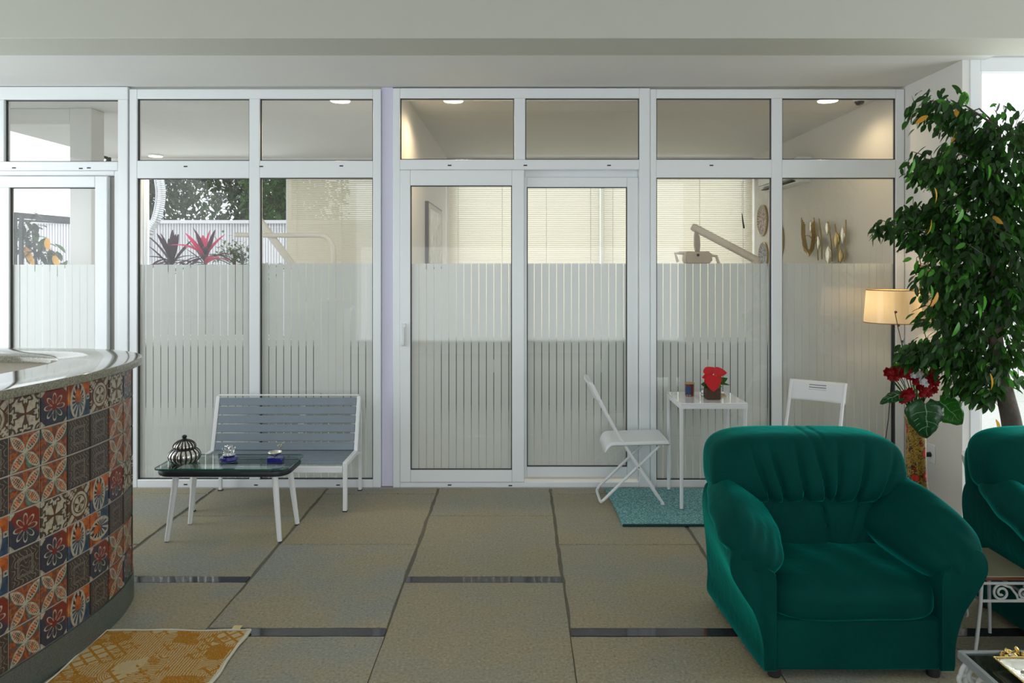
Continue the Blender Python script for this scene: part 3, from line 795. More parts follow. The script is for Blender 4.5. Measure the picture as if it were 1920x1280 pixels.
# lotus candle holder
lx, ly = -1.853, 4.752
lh = thing('lotus_candle_holder', 'silver lotus flower on a round cobalt blue base', 'candle holder', (lx, ly, TZ))
MB().lathe([(.040, 0), (.053, .006), (.058, .018), (.054, .030), (.036, .036), (0, .037)], (lx, ly, TZ), 40).build('base', M['bluecandle'], lh)
MB().lathe([(.010, .036), (.036, .039), (.040, .044), (.012, .042)], (lx, ly, TZ), 30).build('dish', M['chrome'], lh)
for ringi, (n, r0, r1, hh, w) in enumerate(((8, .012, .042, .045, .024), (6, .008, .022, .062, .022))):
    for k in range(n):
        a = 2 * PI * k / n + ringi * .4
        ca, sa = math.cos(a), math.sin(a); pts = []
        for j in range(14):
            t = 2 * PI * j / 14; hgt = .5 - .5 * math.cos(t); wd = math.sin(t) * w / 2
            rad = r0 + (r1 - r0) * hgt ** .8
            pts.append((lx + ca * rad - sa * wd, ly + sa * rad + ca * wd, TZ + .040 + hh * hgt))
        MB().tube(pts, .0022, 5, closed=True).build('petal', M['chrome'], lh)
# blue block with silver bowl
bx_, by_ = -1.55, 4.742
bh = thing('bowl_candle_holder', 'small silver bowl with flower sprig on a square blue glass block', 'candle holder', (bx_, by_, TZ))
MB().box(bx_ - .050, bx_ + .046, by_ - .03, by_ + .03, TZ, TZ + .034).build('base', M['bluecandle'], bh, bevel=.005)
MB().lathe([(.012, .034), (.014, .040), (.034, .050), (.044, .063), (.042, .066), (.032, .053), (0, .045)], (bx_ - .006, by_, TZ), 36).build('bowl', M['silver'], bh)
sp = MB(); sp.tube([(bx_ + .026, by_, TZ + .058), (bx_ + .030, by_, TZ + .075), (bx_ + .029, by_, TZ + .098)], .0022, 6)
sp.tube([(bx_ + .029, by_, TZ + .088), (bx_ + .042, by_, TZ + .102), (bx_ + .046, by_, TZ + .115)], .0018, 6)
sp.build('stem', M['chrome'], bh)
for (dx, dz) in ((.012, .102), (.022, .108), (.031, .100), (.037, .108), (.046, .118), (.024, .096)):
    MB().lathe([(0, -.006), (.0055, -.003), (.006, .002), (0, .007)], (bx_ + dx, by_, TZ + dz), 10).build('blossom', M['silver'], bh)

# ------------------------------------------------------------------ WHITE TABLE + things on it
wt = thing('white_table', 'small square white metal table standing on the teal rug', 'table', (1.34, 5.4, 0))
ax0, ax1, ay0, ay1, AZ = 1.105, 1.572, 5.155, 5.625, .748
MB().box(ax0, ax1, ay0, ay1, AZ - .012, AZ).build('tabletop', mat('white_gloss_top', (.84, .84, .83), .1, var=0, coat=.6), wt, bevel=.003)
mb = MB(); mb.box(ax0, ax1, ay0, ay0 + .018, AZ - .042, AZ - .012).box(ax0, ax1, ay1 - .018, ay1, AZ - .042, AZ - .012).box(ax0, ax0 + .018, ay0 + .018, ay1 - .018, AZ - .042, AZ - .012).box(ax1 - .018, ax1, ay0 + .018, ay1 - .018, AZ - .042, AZ - .012)
mb.build('apron', M['white_metal'], wt, bevel=.003)
for (x, y) in ((ax0 + .013, ay0 + .013), (ax1 - .013, ay0 + .013), (ax0 + .013, ay1 - .013), (ax1 - .013, ay1 - .013)):
    o = MB().tube([(x, y, .016), (x, y, .04), (x, y, AZ - .055), (x, y, AZ - .04)], [.0115, .0125, .0125, .015], 14).build('leg', M['white_metal'], wt)
    MB().tube([(x, y, .010), (x, y, .018)], .0115, 12).build('foot_cap', M['rubber'], o)
cj = thing('candle_jar', 'amber glass candle jar with blue label on the white table', 'candle', (1.235, 5.48, AZ))
cx_, cy_ = 1.235, 5.44; cj.location = (cx_, cy_, AZ)
MB().lathe([(.030, 0), (.034, .004), (.034, .094), (.031, .094), (.031, .06)], (cx_, cy_, AZ), 28).build('jar', mat('amber_glass', (.17, .035, .010), .08, coat=1, var=.2), cj)
lb = MB(); lb.grid(lambda u, v: (cx_ + .0346 * math.sin(-1.25 + 1.4 * u), cy_ - .0346 * math.cos(-1.25 + 1.4 * u), AZ + .014 + .062 * v), 10, 2); lb.build('label', mat('blue_paper_label', srgb(38, 62, 104), .6, var=.35, vs=70), cj)
MB().lathe([(.0355, .090), (.0355, .098), (0, .099)], (cx_, cy_, AZ), 28).build('lid', mat('light_wood_lid', srgb(170, 138, 98), .6, var=.2), cj)
gj = thing('glass_jar', 'small clear glass jar behind the brown pot', 'jar', (1.332, 5.43, AZ))
MB().lathe([(.016, 0), (.019, .004), (.019, .016), (.017, .02), (.0195, .026), (.0195, .034), (.017, .038), (.018, .052), (.015, .052), (.014, .01)], (1.332, 5.43, AZ), 20).build('jar', mat('clear_jar', (.55, .58, .58), .05, metal=.6, var=0), gj)
po = thing('poinsettia', 'red poinsettia in a square brown pot on the white table', 'potted plant', (1.372, 5.33, AZ))
pxx, pyy = 1.372, 5.33
pp = MB(); pp.loft([[(pxx + sx * w, pyy + sy * w, AZ + z) for sx, sy in ((-1, -1), (1, -1), (1, 1), (-1, 1))] for w, z in ((.043, 0), (.049, .004), (.049, .092), (.044, .092), (.044, .07))])
pp.build('pot', mat('dark_brown_wood', srgb(74, 50, 34), .7, var=.4, vs=30, bs=.3), po, bevel=.003)
MB().box(pxx - .043, pxx + .043, pyy - .043, pyy + .043, AZ + .06, AZ + .078).build('soil', mat('soil', (.03, .02, .014), .95, bs=.6), po)
stm = MB()
for (dx, dz) in ((-.015, .15), (.015, .17), (0, .12)): stm.tube([(pxx, pyy, AZ + .07), (pxx + dx * .6, pyy - .01, AZ + .11), (pxx + dx, pyy - .02, AZ + dz)], .004, 6)
stm.build('stem', M['leaf2'], po)
heart = lambda t: (math.sin(PI * min(1, t) ** .72) ** .75) if t < 1 else 0
for (dx, dy, dz, dirx, diry, dirz, L, W, dr) in (
    (-.014, -.052, .178, -.05, -.50, -.85, .125, .112, .2), (-.004, -.02, .165, -.75, .15, .62, .075, .085, 1.5), (-.012, -.018, .178, -.25, .1, .9, .062, .10, 1.2),
    (.0, -.02, .186, .92, -.1, .42, .10, .072, .7), (.005, -.035, .18, .7, -.45, -.55, .075, .055, .3), (-.02, -.03, .15, -.85, -.3, -.12, .06, .07, .7), (.0, -.01, .19, .3, .4, .8, .06, .08, 1.4)):
    MB().blade((pxx + dx, pyy + dy, AZ + dz), (dirx, diry, dirz), L, W, dr, up=(0, -1, .3), nseg=8, shape=heart, fold=.12).build('bract', M['red'], po)
for (dx, dy, dz, dirx, diry, dirz, L, W, m_) in ((.02, -.03, .11, .75, -.4, .75, .095, .055, 'leaf'), (.025, -.01, .11, .95, -.1, .12, .10, .022, 'leaf'), (.01, -.04, .10, .5, -.7, .2, .06, .05, 'leaf2'), (-.02, -.04, .115, -.75, -.4, -.2, .065, .05, 'leaf'), (-.02, 0, .10, -.8, .2, .2, .06, .045, 'leaf'), (.015, -.04, .135, .55, -.3, .5, .05, .03, 'leaf3')):
    MB().blade((pxx + dx, pyy + dy, AZ + dz), (dirx, diry, dirz), L, W, .4, up=(0, -1, .3), nseg=5, fold=.2).build('leaf', M[m_], po)
for (dx, dz) in ((.012, .172), (.020, .165), (.028, .157), (.03, .148), (.035, .13), (.032, .142)):
    MB().lathe([(0, -.004), (.004, 0), (0, .004)], (pxx + dx, pyy - .055, AZ + dz), 8).build('bud', M['leaf_orange'], po)
wc = thing('wooden_coaster', 'small light wood dish lying on the rear of the white table', 'coaster', (1.463, 5.44, AZ))
MB().box(1.43, 1.498, 5.42, 5.475, AZ, AZ + .011).build('block', mat('light_wood', srgb(188, 164, 118), .6, var=.2), wc, bevel=.003)
MB().box(1.437, 1.491, 5.427, 5.468, AZ + .011, AZ + .014).build('inlay', mat('mottled_inlay', srgb(150, 120, 90), .5, var=.6, vs=120), wc)

# ------------------------------------------------------------------ FOLDING CHAIRS (local: +x is forward, y across)
def folding_chair(label):
    t = thing('folding_chair', label, 'chair', (0, 0, 0), 'white folding chairs')
    hw = .178; m = M['white_metal']
    for sy in (-1, 1):
        y = sy * hw
        MB().tube([(-.005, y, .865), (.045, y, .765), (.10, y, .655), (.19, y, .49), (.33, y, .27), (.46, y, .075), (.505, y, .012)], [.0115, .0115, .0115, .0115, .0115, .013, .009], 12).build('long_leg', m, t, local=True)
        MB().tube([(.08, y * .9, .028), (.20, y * .9, .145), (.335, y * .9, .275), (.48, y * .9, .415)], .0105, 12).build('short_leg', m, t, local=True)
        MB().tube([(.33, y * .86, .27), (.33, y * 1.07, .27)], .006, 10).build('pivot_bolt', M['chrome'], t, local=True)
        MB().tube([(.505, y, .0), (.495, y, .016)], [.011, .012], 12).build('foot_cap', M['white_metal'], t, local=True)
    MB().tube([(.084, -hw * .9, .033), (.070, -hw * .82, .014), (.066, -hw * .6, .0115), (.066, hw * .6, .0115), (.070, hw * .82, .014), (.084, hw * .9, .033)], .0105, 12).build('foot_bar', m, t, local=True)
    # seat: pressed steel with rolled rims and a dished middle
    def seat(u, v):
        x = .095 + .455 * u; y = -.195 + .39 * v
        e = max(abs(v - .5) * 2, abs(u - .5) * 2)
        z = .448 - .006 * (1 - e ** 4) + .012 * (u - .5)
        if e > .93: z -= .5 * (e - .93) * .5
        if u < .12: z -= .05 * ((.12 - u) / .12) ** 2; 
        return (x, y, z)
    MB().grid(seat, 30, 26).build('seat', m, t, local=True, solid=.012)
    # backrest panel, curved sheet
    def back(u, v):
        y = -.192 + .384 * u; k = 1 - (2 * u - 1) ** 2
        return (.052 - .062 * v - .018 * k + (-.004 if abs(v - .5) > .44 else 0), y, .735 + .135 * v - .006 * k * (1 if v > .5 else -1) * .5)
    bk = MB().grid(back, 20, 8).build('backrest', m, t, local=True, solid=.014)
    ho = MB()
    for r in range(3):
        for c in range(14):
            q = back(.36 + .28 * c / 13, .58 + .12 * r)
            for s in (1,):
                ho.box(q[0] + .0068, q[0] + .0095, q[1] - .0032, q[1] + .0032, q[2] - .0022, q[2] + .0022)
    o = ho.build('perforation', M['slot'], bk, local=True, smooth=False); o['kind'] = 'stuff'
    return t
ch1 = folding_chair('white folding chair seen side on, left of the small white table')
ch1.location = (.507, 5.45, 0)
ch2 = dup(ch1, (2.10, 5.27, 0), 'white folding chair with perforated back, right of the small white table')
ch2.rotation_euler = (0, 0, math.atan2(-.82, -.57))
ch1.location.z = .004; ch2.location.z = .010
for o, zz in ((ch1, .0), ):
    pass
# ------------------------------------------------------------------ ARMCHAIRS (world coords of the first one)
AC = 1.385
def armchair(label):
    t = thing('armchair', label, 'armchair', (AC, 3.42, 0), 'teal velvet armchairs')
    m = M['velvet']; G = lambda x, w: math.exp(-(x / w) ** 2)
    # arm bodies
    fr = [(.335, .04), (.385, .04), (.392, .15), (.425, .27), (.48, .36), (.52, .43), (.527, .48), (.51, .525), (.47, .545), (.42, .53), (.365, .46), (.335, .40)]
    bk = [(.335, .04), (.432, .04), (.436, .15), (.442, .27), (.450, .36), (.458, .43), (.463, .50), (.458, .56), (.44, .60), (.40, .60), (.36, .50), (.335, .42)]
    def smoothpoly(p):
        out = []
        n = len(p)
        for i in range(n):
            p0, p1, p2, p3 = [Vector(p[(i + k) % n]) for k in (-1, 0, 1, 2)]
            if i in (0, n - 1, 1 - 1): out += [p1, p1.lerp(p2, .25), p1.lerp(p2, .5), p1.lerp(p2, .75)]
            else:
                for k in range(4):
                    s = k / 4; out.append(.5 * ((2 * p1) + (p2 - p0) * s + (2 * p0 - 5 * p1 + 4 * p2 - p3) * s * s + (3 * p1 - p0 - 3 * p2 + p3) * s ** 3))
        return out
    fs_, bs_ = smoothpoly(fr), smoothpoly(bk)
    for sg in (-1, 1):
        rings = []
        cxm = Vector((.43, .30))
        for k in range(19):
            s = k / 18; y = 3.045 + .735 * s
            base = [a.lerp(b, s ** .8) for a, b in zip(fs_, bs_)]
            sh = .975 if k == 0 else (.993 if k == 1 else 1)
            if k == 0: y += 0
            ring = [(AC + sg * (cxm.x + (q.x - cxm.x) * sh), y, max(.035, cxm.y + (q.y - cxm.y) * sh)) for q in base]
            rings.append(ring if sg < 0 else ring[::-1])
        rings.insert(1, [(AC + sg * (cxm.x + (q.x - cxm.x) * .99), 3.050, max(.035, cxm.y + (q.y - cxm.y) * .99)) for q in (fs_ if sg < 0 else fs_[::-1])])
        o = MB().loft(rings).build('arm', m, t, sharp=60)
    # base front panel and frame
    MB().box(AC - .340, AC + .340, 3.062, 3.75, .038, .245).build('base', m, t, bevel=.012)
    # seat cushion
    def seatf(q):
        q = q.copy()
        k = max(0, q.z / .1)
        q.z += .020 * (1 - (q.x / .335) ** 2) * (1 - (q.y / .3) ** 2) * (q.z > 0) + .012 * (q.y / .3) * (q.z > 0)
        if q.y < -.18: q.z -= .006 * ((-q.y - .18) / .12) ** 2 * (q.z > 0)
        q.z += .003 * math.sin(q.x * 31 + q.y * 17) * (q.z > 0) + .0025 * math.sin(q.x * 13 - q.y * 23)
        return q
    MB().cushion((AC + .006, 3.358, .312), (.362, .318, .092), 4.6, (44, 40, 18), seatf).build('seat_cushion', m, t, sharp=80)
    # back body
    def bodyf(q):
        q = q.copy(); q.y += .05 * max(0, q.z / .38); return q
    MB().cushion((AC - .01, 3.735, .42), (.415, .085, .385), 9, (24, 8, 24), bodyf).build('back_frame', m, t, sharp=80)
    # upper back cushion with gathered creases
    BT = [.29, .36, .46, .572, .605, .71, .82]; TP = [.17, .27, .41, .51, .64, .79, .95]; DP = [.018, .022, .020, .026, .020, .022, .010]
    hx, hy, hz = .462, .155, .158
    def upf(q):
        q = q.copy(); u = q.x / (2 * hx) + .5; h = (q.z / hz + 1) / 2
        front = max(0, min(1, -q.y / hy + .25))
        for b, tp_, d in zip(BT, TP, DP):
            c = b + (tp_ - b) * h; w = .010 + .008 * h
            f = d * G(u - c, w) * max(0, 1 - h * 1.05) ** .7
            q.y += front * f * 1.7
            q.y -= front * f * .0
        for b, tp_, d in zip(BT[:-1], TP[:-1], DP):   # soft puffs between creases
            c = (b + .045) + (tp_ - b) * h; q.y -= front * .009 * G(u - c, .03) * (1 - h)
        for c in (.50, .565): q.z -= .004 * G(u - c, .012) * max(0, h - .7) / .3
        # belly and drooping ends
        q.y -= .028 * math.sin(PI * min(1, max(0, h))) * front
        q.z += -.014 * (abs(u - .5) * 2) ** 5 * (h > .5) - .012 * math.sin(u * 9) * (h < .4) * .3
        q.z -= .030 * max(0, (abs(u - .5) * 2 - .55)) * (1 - h)
        q.x *= 1 - .04 * h * 0 + .0
        q.x *= .965 + .035 * math.sin(PI * min(1, h * .9 + .1))
        q.y += .05 * (h - .5)
        return q
    MB().cushion((AC - .020, 3.625, .742), (hx, hy, hz), 4.6, (120, 18, 40), upf).build('head_cushion', m, t, sharp=100)
    # lumbar cushion
    lx_, ly_, lz_ = .37, .14, .158
    def lowf(q):
        q = q.copy(); u = q.x / (2 * lx_) + .5; h = (q.z / lz_ + 1) / 2
        front = max(0, min(1, -q.y / ly_ + .25))
        q.y += front * (.028 * G(u - (.545 - .05 * (h - .5)), .012) * (.35 + .65 * h))
        for c, d, a in ((.03, .014, .16), (.10, .010, .12), (.80, .014, -.16), (.90, .012, -.2), (.40, .006, 0.0), (.50, .008, .02), (.60, .006, 0)):
            q.y += front * d * G(u - (c + a * (1 - h)), .014) * (h if a else (1 - h)) ** 1.0
        q.y -= front * .03 * math.sin(PI * min(1, max(0, h))) * math.sin(PI * min(1, max(0, u)))
        q.y += .04 * (h - .5)
        q.x *= 1 - .10 * (1 - h)
        return q
    MB().cushion((AC, 3.60, .492), (lx_, ly_, lz_), 5, (90, 16, 40), lowf).build('lumbar_cushion', m, t, sharp=100)
    # arm pillows
    for sg in (-1, 1):
        def pil(q, sg=sg):
            q = q.copy(); s = q.y / .345
            taper = 1 - .12 * max(0, -s); q.z *= taper
            q.x *= 1 + .15 * (1 - s * s)
            # gathers at the front end
            if s < -.35:
                k = (-s - .35) / .65
                q.x += .006 * k * math.sin(q.z * 95); q.y += .003 * k * math.sin(q.z * 70 + 1)
            q.x += .0035 * math.sin(q.y * 26 + q.z * 31)
            return q
        Mx = Matrix.Rotation(sg * R(47), 4, 'Y')
        Sh = Matrix.Identity(4); Sh[2][1] = .13; Sh[0][1] = -.15 * sg
        MB().cushion((AC + sg * .372, 3.380, .542), (.086, .338, .166), 3.4, (16, 44, 26), pil, Sh @ Mx).build('arm_pillow', m, t, sharp=100)
    for (x, y) in ((-.33, 3.10), (.33, 3.10), (-.38, 3.72), (.38, 3.72)):
        MB().lathe([(.026, 0), (.03, .04)], (AC + x, y, 0), 14).build('foot', M['black'], t)
    return t
arm1 = armchair('teal velvet armchair with gathered back, nearest the small white table')
arm2 = dup(arm1, (AC + 1.315, 3.42, 0), 'teal velvet armchair cut off by the right edge, before the fig tree')

# ------------------------------------------------------------------ WROUGHT IRON SIDE TABLE between the armchairs
M['iron'] = mat('white_wrought_iron', srgb(186, 188, 186), .5, var=.12, vs=40, bs=.15)
def spiral(c, r, turns, a0, sgn=1, n=56, ax=(1, 0, 0), az=(0, 0, 1)):
    c = Vector(c); ax = Vector(ax); az = Vector(az); out = []
    for i in range(n + 1):
        t = i / n; q = r * (1 - .78 * t); a = a0 + sgn * 2 * PI * turns * t
        out.append(c + ax * q * math.cos(a) + az * q * math.sin(a))
    return out
sx0, sx1, sy0, sy1, SZt = 1.965, 2.195, 3.18, 3.50, .376
sd = thing('wrought_iron_side_table', 'white scrolled iron side table with wood top between the green armchairs', 'table', ((sx0 + sx1) / 2, (sy0 + sy1) / 2, 0))
MB().box(sx0 - .005, sx1 + .005, sy0 - .005, sy1 + .005, SZt - .018, SZt - .004).build('wood_top', mat('red_brown_wood', srgb(92, 48, 28), .3, var=.3, vs=20), sd, bevel=.004)
MB().box(sx0, sx1, sy0, sy1, SZt - .004, SZt).build('mirror_top', mat('beige_glass_top', srgb(150, 146, 120), .12, var=.05, coat=.5), sd)
fr = MB(); z0 = SZt - .030
for (a, b) in (((sx0, sy0), (sx1, sy0)), ((sx0, sy1), (sx1, sy1)), ((sx0, sy0), (sx0, sy1)), ((sx1, sy0), (sx1, sy1))):
    for zz in (z0, z0 - .075): fr.tube([(a[0], a[1], zz), (b[0], b[1], zz)], .0065, 8)
fr.build('frame', M['iron'], sd)
for (x, y, dx, dy) in ((sx0, sy0, -.04, -.01), (sx1, sy0, .0, -.01), (sx0, sy1, -.04, .01), (sx1, sy1, -.03, -.06)):
    MB().tube([(x, y, z0), (x + dx * .15, y + dy * .2, .25), (x + dx * .55, y + dy * .6, .12), (x + dx, y + dy, .006)], [.008, .008, .008, .007], 10).build('leg', M['iron'], sd)
for (cx2, sgn) in ((sx0 + .085, 1), (sx1 - .05, -1)):
    r = .036 if sgn > 0 else .028
    MB().tube(spiral((cx2, sy0, z0 - .040), r, 1.6, PI / 2, sgn), .0055, 8).build('scroll', M['iron'], sd)
MB().tube([(sx0 + .085, sy0, z0 - .004), (sx0 + .125, sy0, z0 - .018), (sx0 + .15, sy0, z0 - .05), (sx1 - .075, sy0, z0 - .068), (sx1 - .05, sy0, z0 - .068)], .0055, 8).build('scroll', M['iron'], sd)
for k in range(3):
    MB().tube(spiral((sx0 - .004, sy0 + .07 + .1 * k, z0 - .04 - .0 * k), .032, 1.5, PI / 2, 1 if k % 2 else -1, ax=(0, 1, 0)), .005, 8).build('scroll', M['iron'], sd)
MB().tube(spiral((sx0 - .012, sy0 + .1, .18), .03, 1.4, 0, 1, ax=(0, 1, 0)), .005, 8).build('scroll', M['iron'], sd)

# ------------------------------------------------------------------ MIRROR TOPPED TABLE, lower right corner
mx0, mx1, my0, my1, MZ = 1.455, 2.15, 1.85, 2.485, .42
mt = thing('mirror_coffee_table', 'mirror topped metal table with scrolled legs at the lower right corner', 'table', ((mx0 + mx1) / 2, (my0 + my1) / 2, 0))
M['pewter'] = mat('grey_painted_iron', srgb(150, 158, 160), .35, metal=.3, var=.1, vs=40)
mb = MB(); 
for (a, b, c, d) in ((mx0, mx1, my1 - .014, my1), (mx0, mx1, my0, my0 + .014), (mx0, mx0 + .014, my0 + .014, my1 - .014), (mx1 - .014, mx1, my0 + .014, my1 - .014)): mb.box(a, b, c, d, MZ - .026, MZ)
mb.build('frame', M['pewter'], mt, bevel=.002)
MB().box(mx0 + .014, mx1 - .014, my0 + .014, my1 - .014, MZ - .012, MZ - .006).build('mirror_top', mat('smoked_mirror', (.16, .18, .16), .04, metal=.9, var=0), mt)
for (x, y, sx) in ((mx0 + .02, my1 - .02, -1), (mx1 - .02, my1 - .02, 1), (mx0 + .02, my0 + .02, -1), (mx1 - .02, my0 + .02, 1)):
    MB().tube([(x, y, MZ - .026), (x + sx * .005, y, .30), (x - sx * .02, y, .18), (x - sx * .01, y, .08), (x + sx * .02, y, .006)], .009, 10).build('leg', M['iron'], mt)
for (c, r, tn, a0, sg) in (((mx0 + .045, my1 - .03, .355), .05, 1.5, PI, -1), ((mx0 + .10, my1 - .03, .30), .055, 1.4, PI / 2, 1), ((mx0 + .01, my1 - .025, .34), .03, 1.0, 0, -1), ((mx0 + .2, my1 - .03, .34), .045, 1.5, PI, 1)):
    MB().tube(spiral(c, r, tn, a0, sg), .008, 10).build('scroll', M['iron'], mt)
for (c, r, tn, a0, sg) in (((mx0 + .012, my1 - .14, .34), .055, 1.5, PI / 2, -1), ((mx0 + .012, my1 - .28, .34), .055, 1.5, PI / 2, 1)):
    MB().tube(spiral(c, r, tn, a0, sg, ax=(0, 1, 0)), .008, 10).build('scroll', M['iron'], mt)
ty = thing('silver_tray', 'hammered silver tray with gold rim on the mirror table', 'tray', (1.74, 2.2, MZ - .006))
def trayf(u, v):
    x = 1.525 + .46 * u; y = 2.0 + .405 * v; e = max(abs(u - .5), abs(v - .5)) * 2
    return (x, y, MZ - .004 + (.022 * max(0, (e - .8) / .2) ** 1.5))
MB().grid(trayf, 40, 36).build('dish', mat('hammered_tray', (.80, .80, .74), .16, metal=1, bs=.6, bscale=40), ty, solid=.003)
tl = [trayf(*[(t, 0), (1, t - 1), (3 - t, 1), (0, 4 - t)][min(3, int(t))]) for t in [i / 16 for i in range(64)]]
MB().tube(tl, .0026, 8, closed=True).build('rim', M['gold'], ty)
gb = thing('gold_shell_garland', 'small pile of gold shell beads behind the silver tray', 'ornament', (1.72, 2.445, MZ - .006))
rb = random.Random(4)
for k in range(34):
    x = 1.575 + .17 * rb.random(); y = 2.425 + .045 * rb.random(); z = MZ - .006 + .008 + .018 * rb.random() * (1 if k > 16 else 0)
    b = MB().lathe([(0, -.007), (.005, -.006), (.008, -.003), (.0095, .001), (.007, .005), (.004, .007), (0, .008)], (0, 0, 0), 20, lambda a: 1 + .12 * math.cos(5 * a)).build('bead', M['gold'] if k % 3 else M['silver'], gb, local=True)
    b.location = Vector((x, y, z)) - gb.location; b.rotation_euler = (rb.random() * 3, rb.random() * 3, rb.random() * 3)

# ------------------------------------------------------------------ FLOOR LAMP
lpx, lpy = 2.675, 5.36
lamp = thing('floor_lamp', 'black pole floor lamp with pleated cream drum shade by the wall', 'lamp', (lpx, lpy, 0))
MB().lathe([(.13, 0), (.13, .012), (.03, .022), (.012, .03), (.0, .03)], (lpx, lpy, 0), 36).build('base', M['black'], lamp)
MB().tube([(lpx, lpy, .02), (lpx, lpy, 1.48)], .0105, 12).build('pole', M['black'], lamp)
def shade_mat():
    m, p = begin('pleated_cream_shade'); c = texco()
    setin(p, 'Base Color', mixc(noise(c, 12, 3), srgb(222, 206, 172), srgb(208, 186, 142))); p.inputs['Roughness'].default_value = .35
    p.inputs['Coat Weight'].default_value = .6; p.inputs['Coat Roughness'].default_value = .12
    bump(p, noise(scaled(c, (30, 30, 3)), 2, 3), .5, .01)
    translucent(p, (.95, .80, .56), .4); return m
sh = MB(); sh.lathe([(.192 - .018 * k / 8, 1.29 + .232 * k / 8) for k in range(9)], (lpx, lpy, 0), 120, lambda a: 1 + .006 * math.sin(60 * a))
sh.f = sh.f[:-2]; sh.m = sh.m[:-2]
sh.build('shade', shade_mat(), lamp)
for z, r in ((1.29, .193), (1.522, .175)):
    MB().tube([(lpx + r * math.cos(a), lpy + r * math.sin(a), z) for a in [2 * PI * k / 48 for k in range(48)]], .003, 6, closed=True).build('shade_ring', mat('tan_trim', srgb(150, 118, 70), .6), lamp)
mb = MB()
for k in range(3):
    a = 2 * PI * k / 3 + .3; mb.tube([(lpx, lpy, 1.475), (lpx + .174 * math.cos(a), lpy + .174 * math.sin(a), 1.52)], .0025, 6)
mb.build('spider', M['black'], lamp)
bl = MB().lathe([(.012, 1.395), (.028, 1.42), (.03, 1.44), (.02, 1.465), (0, 1.47)], (lpx + .0, lpy - .035, 0), 16).build('bulb', mat('lit_bulb', (1, .8, .5), .4, var=0, emit=(1, .72, .38), es=6), lamp)
lamp_l = bpy.data.lights.new('lamp_light', 'POINT'); lamp_l.energy = 2.6; lamp_l.color = (1, .76, .46); lamp_l.shadow_soft_size = .03
lo = bpy.data.objects.new('lamp_light', lamp_l); COL.objects.link(lo); lo.location = (lpx, lpy + .05, 1.44)
MB().tube([(lpx - .012, lpy - .01, .9), (lpx - .03, lpy, .6), (lpx - .06, lpy, .38), (lpx - .05, lpy, .15), (lpx - .1, lpy + .02, .03), (lpx - .12, lpy + .05, .02)], .0035, 6).build('cord', M['black'], lamp)

# wall socket with plug
so = thing('wall_socket', 'white wall socket with a black plug low on the right wall', 'socket', (2.945, 5.35, .355))
MB().box(2.940, 2.951, 5.30, 5.40, .29, .42).build('plate', M['upvc'], so, bevel=.004)
MB().tube([(2.942, 5.35, .345), (2.905, 5.345, .345), (2.87, 5.34, .348)], [.018, .016, .008], 12).build('plug', M['rubber'], so)
# wire wall ornament behind the tree
wo = thing('wire_wall_ornament', 'curved brown wire wall ornament above the lamp, half behind the fig', 'wall ornament', (2.93, 5.3, 1.6))
M['rust'] = mat('rusty_wire', srgb(120, 84, 56), .6, var=.2)
for off in (0, .10, .20):
    MB().tube([(2.90 + .03 * math.sin(t * 3), 5.55 - off - .10 * math.sin(PI * t), 1.95 - .62 * t) for t in [k / 14 for k in range(15)]], .004, 6).build('wire', M['rust'], wo)
for k in range(12):
    t = (k + 1) / 13; z = 1.95 - .62 * t; y = 5.55 - .10 * math.sin(PI * t)
    MB().tube([(2.90 + .03 * math.sin(t * 3), y, z), (2.925 + .02 * math.sin(t * 3), y - .10, z - .015), (2.90 + .03 * math.sin(t * 3), y - .20, z - .03)], .0025, 5).build('cross_wire', M['rust'], wo)
MB().box(2.92, 2.951, 5.40, 5.44, 1.58, 1.70).build('wall_bracket', M['rust'], wo)

# ------------------------------------------------------------------ FLOOR VASE + BOUQUET
vx, vy = 2.412, 4.55
def vase_mat():
    m, p = begin('ochre_floral_vase'); c = texco(); x, y, z = sep(c)
    ang = mth('ARCTAN2', x, y * -1.0)
    cmb = NT.nodes.new('ShaderNodeCombineXYZ'); setin(cmb, 0, ang * .07); setin(cmb, 1, z); uvv = V(cmb.outputs[0])
    d = voro(uvv, 13, rnd=.7); n = noise(uvv, 60, 3); pet = noise(uvv, 34, 2)
    vine = abs(noise(uvv, 24, 3, dist=1.5) - .5) < .03
    fl = (d + (pet - .5) * .5) < .36; core = d < .12; rim = AND((d + (pet - .5) * .5) < .42, 1.0 - fl)
    col = mixc(n, srgb(150, 112, 30), srgb(190, 150, 54)); col = mixc(vine, col, srgb(44, 60, 22)); col = mixc(abs(noise(uvv, 40, 2, dist=2.0) - .5) < .02, col, srgb(60, 30, 14))
    col = mixc(rim, col, srgb(50, 22, 10)); col = mixc(fl, col, srgb(186, 46, 20)); col = mixc(core, col, srgb(226, 140, 40))
    setin(p, 'Base Color', col); p.inputs['Roughness'].default_value = .35; return m
vs_ = thing('floor_vase', 'tall ochre floor vase painted with red flowers beside the armchair', 'vase', (vx, vy, 0))
MB().lathe([tuple(v) for v in catmull([(.070, 0), (.080, .02), (.088, .12), (.082, .24), (.066, .36), (.058, .48), (.056, .60), (.055, .70), (.060, .765), (.062, .775), (.054, .775), (.05, .70)], 4)], (vx, vy, 0), 40).build('body', vase_mat(), vs_)
MB().lathe([(.066, .768), (.067, .776), (.060, .782), (.052, .776)], (vx, vy, 0), 36).build('lip', M['brass'], vs_)
bq = thing('flower_bouquet', 'red and silver flowers with large heart shaped leaves in the ochre vase', 'bouquet', (vx, vy, .72))
sm = MB(); rq = random.Random(8)
